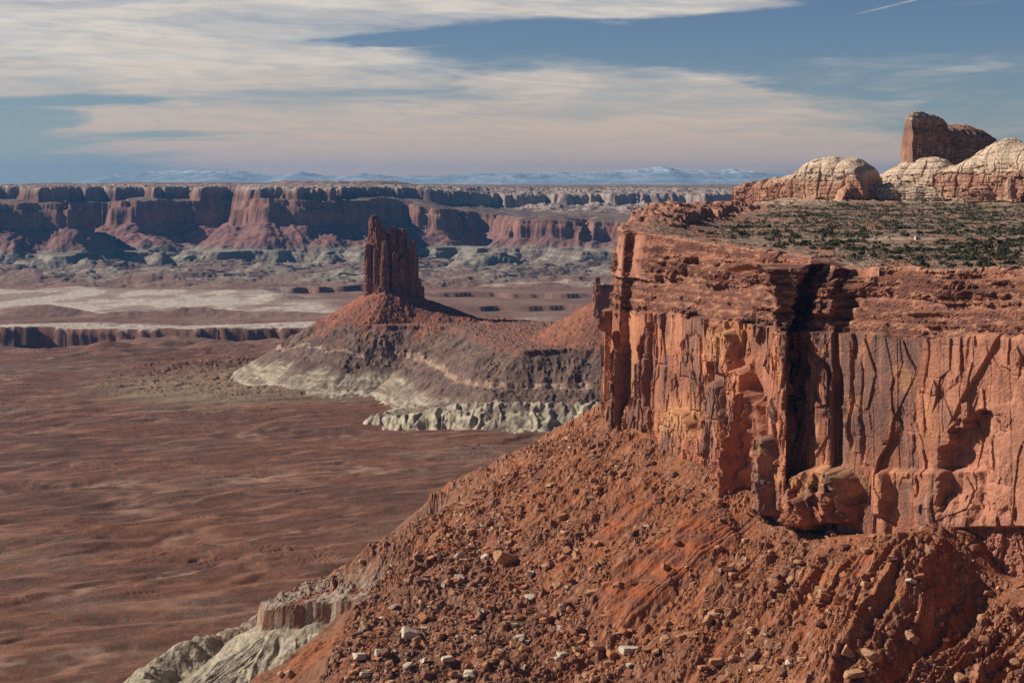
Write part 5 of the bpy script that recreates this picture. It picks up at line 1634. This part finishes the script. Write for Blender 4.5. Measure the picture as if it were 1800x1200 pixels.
def build_boulders():
    rs = np.random.RandomState(77)
    for q, (px, py, w, col, fl, yaw, roll, lab) in enumerate(NAMED):
        x, y, z = ground_hit(px, py + w * fl * 0.35, TAL, 860, 1600)
        size = 0.5 * w * y / F
        ob = stone_mesh(4, 1500 + q, col, 7 + q % 5)
        put_boulder(ob.data, x, y, z, size, (roll * 0.6, roll, yaw), (1.0, 0.95, max(0.5, fl)), lab, None, 0.2)
        bpy.data.objects.remove(ob)
    # every other stone of the slope: position, size by a power law
    n = 230000
    u = rs.uniform(-0.17, 0.30, n); y = np.sqrt(rs.uniform(900 ** 2, 1500 ** 2, n)); x = u * y
    z, d, arc, r, e, outm, clay, rib, clay_rib = talus_z(x, y, True)
    ok = (d > 2) & (e < -1) & (outm < 0.6) & (rs.rand(n) > 0.93 * clay_rib)
    dens = sm(fb2(x / 26.0, y / 26.0, 3, 821) + 0.9 * fb2(arc / 13.0, r / 75.0, 3, 822), -0.15, 0.45) ** 1.3 * (0.45 + 0.55 * sm(r, 25, 90)) + 0.05
    ok &= rs.rand(n) < dens
    size = 0.26 * (1 - rs.rand(n)) ** (-0.57)
    size = np.clip(size, 0, 3.2)
    x, y, z, size, r, e = (q[ok] for q in (x, y, z, size, r, e))
    n = len(x)
    pxs = px_of(x, y); pys = 320 - z * F / y
    vis = (pxs > 380) & (pxs < 1810) & (pys < 1215)
    app = np.where(vis, size / y, 0)
    order = np.argsort(-app)
    big = order[:255]
    rest = order[255:]
    names = list(STONE_COL)
    low = (r > 110) & (pxs < 1000)
    kinds = np.where(low, rs.choice(5, n, p=[.36, .26, .16, .14, .08]), rs.choice(5, n, p=[.44, .28, .03, .13, .12]))
    zones = [(lambda i: pxs[i] < 620, 'on the lower left tip of the slope'),
             (lambda i: pys[i] > 1100 and pxs[i] < 1000, 'on the flat bench at lower left'),
             (lambda i: pys[i] > 1100 and pxs[i] < 1400, 'on rough ground at bottom centre'),
             (lambda i: pys[i] > 1100, 'on the ribs at bottom right'),
             (lambda i: pxs[i] < 900, 'on the left flank of the talus'),
             (lambda i: pxs[i] < 1250, 'on the talus below the cliff pillars'),
             (lambda i: True, 'on the steep talus under the right-hand wall')]
    words = {'rust': 'rusty brown angular boulder', 'tan': 'tan angular boulder', 'white': 'pale weathered boulder', 'dark': 'dark brown boulder', 'orange': 'orange angular boulder'}
    for i in big:
        kn = names[kinds[i]]
        zn = [b for a, b in zones if a(i)][0]
        sz = 'small ' if size[i] < 1.5 else ''
        lab = sz + words[kn] + ' ' + zn
        put_boulder(PROTO[kn][rs.randint(5)], x[i], y[i], z[i], size[i], tuple(rs.uniform(-0.5, 0.5, 2)) + (rs.uniform(0, 6.28),),
                    (rs.uniform(0.85, 1.25), rs.uniform(0.75, 1.1), rs.uniform(0.6, 1.05)), lab, lab.replace('boulder', 'boulders'), 0.3)
    # the uncounted rubble: one object
    protos = [chip(2000 + k) for k in range(24)]
    rest = rest[:95000]
    V, Fc, Cc, off = [], [], [], 0
    pk = rs.randint(0, 24, len(rest))
    for k in range(24):
        ids = rest[pk == k]
        m = len(ids)
        if not m:
            continue
        v, f = protos[k]
        an = rs.uniform(-0.6, 0.6, (m, 2)); yaw = rs.uniform(0, 6.28, m)
        sc = size[ids][:, None] * np.stack([rs.uniform(0.8, 1.3, m), rs.uniform(0.7, 1.1, m), rs.uniform(0.55, 1.0, m)], 1)
        p = v[None] * sc[:, None, :]
        ca, sa = np.cos(an[:, 0])[:, None], np.sin(an[:, 0])[:, None]
        p = np.stack([p[..., 0], p[..., 1] * ca - p[..., 2] * sa, p[..., 1] * sa + p[..., 2] * ca], -1)
        cy, sy = np.cos(yaw)[:, None], np.sin(yaw)[:, None]
        p = np.stack([p[..., 0] * cy - p[..., 1] * sy, p[..., 0] * sy + p[..., 1] * cy, p[..., 2]], -1)
        p = p + np.stack([x[ids], y[ids], z[ids] + 0.2 * size[ids]], 1)[:, None, :]
        V.append(p.reshape(-1, 3))
        Fc.append((f[None] + (np.arange(m) * len(v))[:, None, None]).reshape(-1, 4) + off)
        off += m * len(v)
        cb = np.array([STONE_COL[q] for q in names], np.float32)[kinds[ids]] * rs.uniform(0.7, 1.2, (m, 1)).astype(np.float32)
        Cc.append(np.repeat(cb[:, None], len(v), 1).reshape(-1, 3))
    mesh_from('rubble', np.concatenate(V), np.concatenate(Fc), M_ROCK, np.concatenate(Cc), smooth=False, kind='stuff')


build_boulders(); tick('boulders')


# ------------------------------------------------------------------ shrubs of the mesa top and the bench
def shrub_mesh(seed, n, col, flat=0.8, leaf=0.2):
    r = np.random.RandomState(seed)
    # leaf clumps crowd on a few boughs, so that the outline is uneven and shows gaps
    nb = r.randint(4, 8)
    bc = r.normal(size=(nb, 3)) * np.array([0.48, 0.48, 0.22]) + np.array([0, 0, 0.48 * flat])
    br = r.uniform(0.28, 0.5, nb)
    k = r.randint(0, nb, n)
    d = r.normal(size=(n, 3)); d /= np.linalg.norm(d, axis=1)[:, None]
    c = bc[k] + d * (br[k] * r.uniform(0.55, 1.0, n) ** 0.5)[:, None] * np.array([1, 1, flat])
    c[:, 2] = np.maximum(c[:, 2], 0.02)
    a = r.normal(size=(n, 3)); a /= np.linalg.norm(a, axis=1)[:, None]
    b = np.cross(a, d); b /= np.linalg.norm(b, axis=1)[:, None] + 1e-6
    s = leaf * r.uniform(0.6, 1.3, n)[:, None]
    q = np.stack([c - a * s - b * s * 0.7, c + a * s - b * s * 0.7, c + a * s + b * s * 0.7, c - a * s + b * s * 0.7], 1)
    v = q.reshape(-1, 3)
    f = np.arange(n * 4).reshape(-1, 4)
    cc = np.repeat(np.asarray(col, np.float32)[None] * r.uniform(0.6, 1.4, (n, 1)), 4, 0)
    return v, f, cc


JUN = (0.078, 0.075, 0.040); SAGE = (0.150, 0.130, 0.092); DRY = (0.19, 0.15, 0.11)


def trunk_mesh():
    co, fa = [], []
    n = 6
    rings = [(0, 0, -0.25, 0.10), (0.02, 0.01, 0.1, 0.075), (0.06, -0.03, 0.35, 0.05), (0.04, 0.02, 0.6, 0.02)]
    for (x, y, z, r) in rings:
        for k in range(n):
            co.append((x + r * math.cos(k * 6.283 / n), y + r * math.sin(k * 6.283 / n), z))
    return np.array(co), grid_faces(4, n, True)


def build_shrubs():
    rs = np.random.RandomState(31)
    jm = []
    for k in range(8):
        v, f, c = shrub_mesh(3000 + k, 260, JUN, 0.85, 0.13)
        ob = mesh_from('crown', v, f, M_LEAF, c, smooth=False); jm.append(ob.data); bpy.data.objects.remove(ob)
    tv, tf = trunk_mesh()
    ob = mesh_from('trunk', tv, tf, M_ROCK, np.tile(np.array([[0.13, 0.09, 0.07]]), (len(tv), 1))); tm = ob.data; bpy.data.objects.remove(ob)
    n = 52000
    u = rs.uniform(0.06, 0.285, n); y = rs.uniform(1090, 2230, n); x = u * y
    d, arc = nearest_s(x, y)
    ins = -d - np.interp(arc, CS, SETK) * SETBACK
    z = ground_top(x, y)
    dens = 0.30 + 0.7 * sm(fb2(x / 45.0, y / 60.0, 4, 831), -0.35, 0.3)
    dy_ = y - road_y(x)
    road = sm(np.abs(dy_), 14, 24) * (1 - sm(x, 276, 284) * sm(x, 340, 334) * (dy_ < 0) * sm(dy_, -62, -52) * (rs.rand(n) < 0.85))
    ok = (ins > 22) & (rs.rand(n) < dens * (0.35 + 0.65 * sm(ins, 25, 90)) * (1 - 0.75 * sm(apron(x, y), 1.2, 4))) & (road > 0.5)
    x, y, z, ins = x[ok], y[ok], z[ok], ins[ok]
    n = len(x)
    size = 0.55 * (1 - rs.rand(n)) ** (-0.42)
    clump = sm(fb2(x / 60.0, y / 40.0, 3, 832), 0.0, 0.3)
    size = np.clip(size * (1 + 0.5 * clump), 0.4, 3.1)
    jun = (rs.rand(n) < 0.22 + 0.3 * clump) | (size > 1.8)
    order = np.argsort(-size * np.where(jun, 1, 0.3) / y)
    zones = [('near the cliff rim', lambda i: ins[i] < 75), ('at the foot of the pale domes', lambda i: y[i] > 1950), ('beyond the pale dirt road', lambda i: y[i] > road_y(x[i])),
             ('between dirt road and rim', lambda i: True)]
    for i in order[:290]:
        zn = [b for b, a in zones if a(i)][0]
        sz = 'large dark green' if size[i] > 2.1 else ('dark green' if size[i] > 1.4 else 'small dark green')
        side = 'left half' if px_of(x[i], y[i]) < 1480 else 'right half'
        lab = '%s juniper bush %s, %s' % (sz, zn, side)
        t = bpy.data.objects.new('juniper_bush', None)
        COL.objects.link(t)
        t.empty_display_size = 0.5
        t.location = (x[i], y[i], z[i] - 0.05); t.rotation_euler = (0, 0, rs.uniform(0, 6.28))
        s = size[i]
        t.scale = (s * rs.uniform(0.9, 1.35), s * rs.uniform(0.9, 1.2), s * rs.uniform(0.8, 1.15))
        tag(t, lab, 'bush', 'juniper bushes on the mesa top')
        a = bpy.data.objects.new('crown', jm[rs.randint(8)]); COL.objects.link(a); a.parent = t
        b = bpy.data.objects.new('trunk', tm); COL.objects.link(b); b.parent = t
    rest = order[290:]
    low = [shrub_mesh(3100 + k, 46, (1, 1, 1), 0.7, 0.20) for k in range(12)]

    def scatter(name, ids, X, Y, Zq, SZ, cols):
        V, Fc, Cc, off = [], [], [], 0
        for i in ids:
            v, f, c = low[rs.randint(12)]
            a = rs.uniform(0, 6.28); ca, sa = math.cos(a), math.sin(a)
            s = SZ[i]
            p = np.stack([(v[:, 0] * ca - v[:, 1] * sa) * s, (v[:, 0] * sa + v[:, 1] * ca) * s, v[:, 2] * s * 0.9], 1) + np.array([X[i], Y[i], Zq[i]])
            V.append(p); Fc.append(f + off); off += len(v)
            Cc.append(c * np.asarray(cols[i], np.float32) * rs.uniform(0.75, 1.25))
        mesh_from(name, np.concatenate(V), np.concatenate(Fc), M_LEAF, np.concatenate(Cc), smooth=False, kind='stuff')
    cols = np.where(jun[:, None], np.array(JUN)[None], np.where(rs.rand(n)[:, None] < 0.6, np.array(SAGE)[None], np.array(DRY)[None]))
    cols = cols * rs.uniform(0.6, 1.5, (n, 1))
    scatter('low_brush', rest[:19000], x, y, z, size * 0.85, cols)
    # sparse grey-green brush on the bench in front
    n = 5200
    u = rs.uniform(-0.15, 0.2, n); y = rs.uniform(930, 1400, n); x = u * y
    zt, d, arc, r, e, outm, clay, rib, clay_rib = talus_z(x, y, True)
    ok = (e < -2) & (rs.rand(n) < sm(r, 110, 190) * (0.05 + 0.9 * sm(fb2(x / 18.0, y / 18.0, 3, 833), 0.0, 0.3)))
    x, y, zt = x[ok], y[ok], zt[ok]
    n = len(x)
    cols = np.where(rs.rand(n)[:, None] < 0.5, np.array((0.10, 0.10, 0.06))[None], np.array(SAGE)[None])
    scatter('bench_brush', range(n), x, y, zt, rs.uniform(0.35, 1.0, n), cols)


# ------------------------------------------------------------------ road, hut and cars on the mesa top
def road_y(x):
    return 1500 + 0.06 * (x - 300) + 5 * np.sin(np.asarray(x) / 40.0)


def build_road():
    xs = np.arange(232, 352, 1.5)
    offs = np.array([-1.0, -0.75, -0.4, 0, 0.4, 0.75, 1.0])
    X = np.repeat(xs[:, None], 7, 1); wid = 7 + 4 * sm(xs, 300, 320) - 3 * sm(xs, 250, 232) - 4 * sm(xs, 340, 352)
    Y = road_y(X) + offs[None] * wid[:, None]
    Zr = ground_top(X, road_y(X)) + 0.10 - np.array([2.5, 0.05, 0, 0.02, 0, 0.05, 2.5])[None]
    Zr = np.maximum(Zr, np.where(np.abs(offs)[None] < 0.9, ground_top(X, Y) + 0.06, Zr))
    c = cmix((0.50, 0.36, 0.26), (0.42, 0.27, 0.19), sm(fb2(X / 6.0, Y / 4.0, 3, 841), -0.3, 0.3))
    grid_mesh('dirt_road', X, Y, Zr, M_TOP, c, kind='structure')


def box_mesh(parts):
    """axis boxes with chamfered edges: (x0,y0,z0,x1,y1,z1)"""
    import bmesh
    bm = bmesh.new()
    for (x0, y0, z0, x1, y1, z1) in parts:
        r = bmesh.ops.create_cube(bm, size=1.0)
        for v in r['verts']:
            v.co = Vector((x0 + (v.co.x + .5) * (x1 - x0), y0 + (v.co.y + .5) * (y1 - y0), z0 + (v.co.z + .5) * (z1 - z0)))
    bmesh.ops.bevel(bm, geom=bm.edges[:], offset=0.02, segments=1, affect='EDGES')
    return bm


def bm_obj(name, bm, mat, parent):
    me = bpy.data.meshes.new(name); bm.to_mesh(me); bm.free()
    me.materials.append(mat)
    ob = bpy.data.objects.new(name, me); COL.objects.link(ob); ob.parent = parent
    return ob


def empty(name, loc, rz, label, cat, group=None):
    t = bpy.data.objects.new(name, None); COL.objects.link(t)
    t.location = loc; t.rotation_euler = (0, 0, rz)
    return tag(t, label, cat, group)


def build_hut():
    mw = plain_mat('hut_wall', (0.62, 0.50, 0.40), 0.9); mr = plain_mat('hut_roof', (0.55, 0.47, 0.40), 0.9); mdr = plain_mat('hut_door', (0.20, 0.13, 0.09), 0.7)
    px = 1612; y = 1496.0; x = (px - 900) * y / F
    z = float(np.max(ground_top(np.array([x - 2, x, x + 2]), np.array([y, y, y])))) + 0.05
    t = empty('vault_toilet', (x, y, z), 0.15, 'tiny pale flat-roofed toilet hut beside the dirt road on the mesa top', 'hut')
    bm_obj('wall', box_mesh([(-1.7, -1.5, -1.5, 1.7, 1.9, 2.6)]), mw, t)
    bm_obj('roof', box_mesh([(-2.1, -1.95, 2.6, 2.1, 2.3, 2.85)]), mr, t)
    d = bm_obj('door', box_mesh([(-0.9, -1.54, 0.05, 0.05, -1.49, 2.1)]), mdr, t)
    bm_obj('handle', box_mesh([(-0.15, -1.60, 1.0, -0.05, -1.53, 1.1)]), mr, d)
    bm_obj('vent_pipe', box_mesh([(1.0, 1.2, 2.85, 1.3, 1.5, 4.0)]), mdr, t)
    bm_obj('screen_wall', box_mesh([(0.3, -1.9, -0.5, 2.4, -1.75, 1.9)]), mw, t)


def build_cars():
    import bmesh
    glass = plain_mat('car_glass', (0.03, 0.035, 0.04), 0.1, 0.0, 1.0, 0.5)
    tyre = plain_mat('car_tyre', (0.03, 0.03, 0.03), 0.9, 0.1)
    rimm = plain_mat('car_rim', (0.45, 0.45, 0.46), 0.4, 0.05)
    lampm = plain_mat('car_lamp', (0.7, 0.7, 0.66), 0.2, 0.0)
    for px, colr, lab, h in ((1540, (0.70, 0.71, 0.73), 'white car half hidden by a bush, left one on the dirt road', 1.0),
                             (1564, (0.72, 0.68, 0.62), 'cream van parked on the dirt road, between the white car and the hut', 1.25)):
        body = plain_mat('car_paint', colr, 0.35, 0.03, 1.0, 0.5)
        y = 1498.0; x = (px - 900) * y / F
        y = float(road_y(x)) - 1.0
        z = float(ground_top(np.array([x]), np.array([y]))[0]) + 0.25
        t = empty('parked_car', (x, y, z), 0.1, lab, 'car')
        bm = bmesh.new()
        prof = [(-2.25, 0.35), (-2.3, 0.75), (-1.35, 0.95 * h), (-0.75, 1.48 * h), (1.3, 1.52 * h), (2.1, 1.0 * h), (2.25, 0.7), (2.2, 0.35)]
        a = [bm.verts.new((p[0], -0.9, p[1])) for p in prof]; b = [bm.verts.new((p[0], 0.9, p[1])) for p in prof]
        bm.faces.new(a); bm.faces.new(b[::-1])
        for i in range(len(prof)):
            j = (i + 1) % len(prof); bm.faces.new((a[j], a[i], b[i], b[j]))
        bmesh.ops.bevel(bm, geom=bm.edges[:], offset=0.06, segments=2, affect='EDGES')
        bm_obj('body', bm, body, t)
        bm = bmesh.new()
        for sy in (-0.915, 0.915):
            q = [(-1.1, 1.0 * h), (-0.7, 1.4 * h), (1.2, 1.43 * h), (1.75, 1.02 * h)]
            f = [bm.verts.new((p[0], sy, p[1])) for p in q] + [bm.verts.new((p[0], sy * 0.985, p[1])) for p in q]
            bm.faces.new(f[:4]); bm.faces.new(f[4:][::-1])
            for i in range(4):
                bm.faces.new((f[i], f[(i + 1) % 4], f[4 + (i + 1) % 4], f[4 + i]))
        bm_obj('window', bm, glass, t)
        for wx in (-1.4, 1.4):
            for wy in (-0.86, 0.86):
                bm = bmesh.new()
                bmesh.ops.create_cone(bm, cap_ends=True, segments=20, radius1=0.36, radius2=0.36, depth=0.24)
                for v in bm.verts:
                    v.co = Vector((v.co.x + wx, v.co.z + wy, v.co.y + 0.36))
                w = bm_obj('wheel', bm, tyre, t)
                bm = bmesh.new()
                bmesh.ops.create_cone(bm, cap_ends=True, segments=16, radius1=0.22, radius2=0.20, depth=0.27)
                for v in bm.verts:
                    v.co = Vector((v.co.x + wx, v.co.z + wy, v.co.y + 0.36))
                bm_obj('rim', bm, rimm, w)
        for wy in (-0.65, 0.65):
            bm_obj('headlight', box_mesh([(-2.33, wy - 0.15, 0.62, -2.2, wy + 0.15, 0.76)]), lampm, t)


build_road(); build_hut(); build_cars(); build_shrubs(); tick('top things')


# ------------------------------------------------------------------ the air
def build_haze():
    bm = box_mesh([(0, 0, 0, 1, 1, 1)]); bm.free()
    import bmesh
    bm = bmesh.new()
    bmesh.ops.create_cube(bm, size=1.0)
    lo = Vector((-36000, -2300, -482)); hi = Vector((36000, 47000, 430))
    for v in bm.verts:
        v.co = Vector([lo[k] + (v.co[k] + 0.5) * (hi[k] - lo[k]) for k in range(3)])
    mat = bpy.data.materials.new('haze')
    mat.use_nodes = True
    g = NT(mat.node_tree)
    pv = g.n('ShaderNodeVolumePrincipled')
    pv.inputs['Color'].default_value = (0.14, 0.45, 0.95, 1)
    pv.inputs['Density'].default_value = 1.75e-5
    pv.inputs['Anisotropy'].default_value = 0.35
    o = g.n('ShaderNodeOutputMaterial')
    g.put(o.inputs['Volume'], pv.outputs[0])
    me = bpy.data.meshes.new('haze'); bm.to_mesh(me); bm.free()
    me.materials.append(mat)
    ob = bpy.data.objects.new('haze', me); COL.objects.link(ob)
    ob['kind'] = 'stuff'


build_haze(); tick('haze')
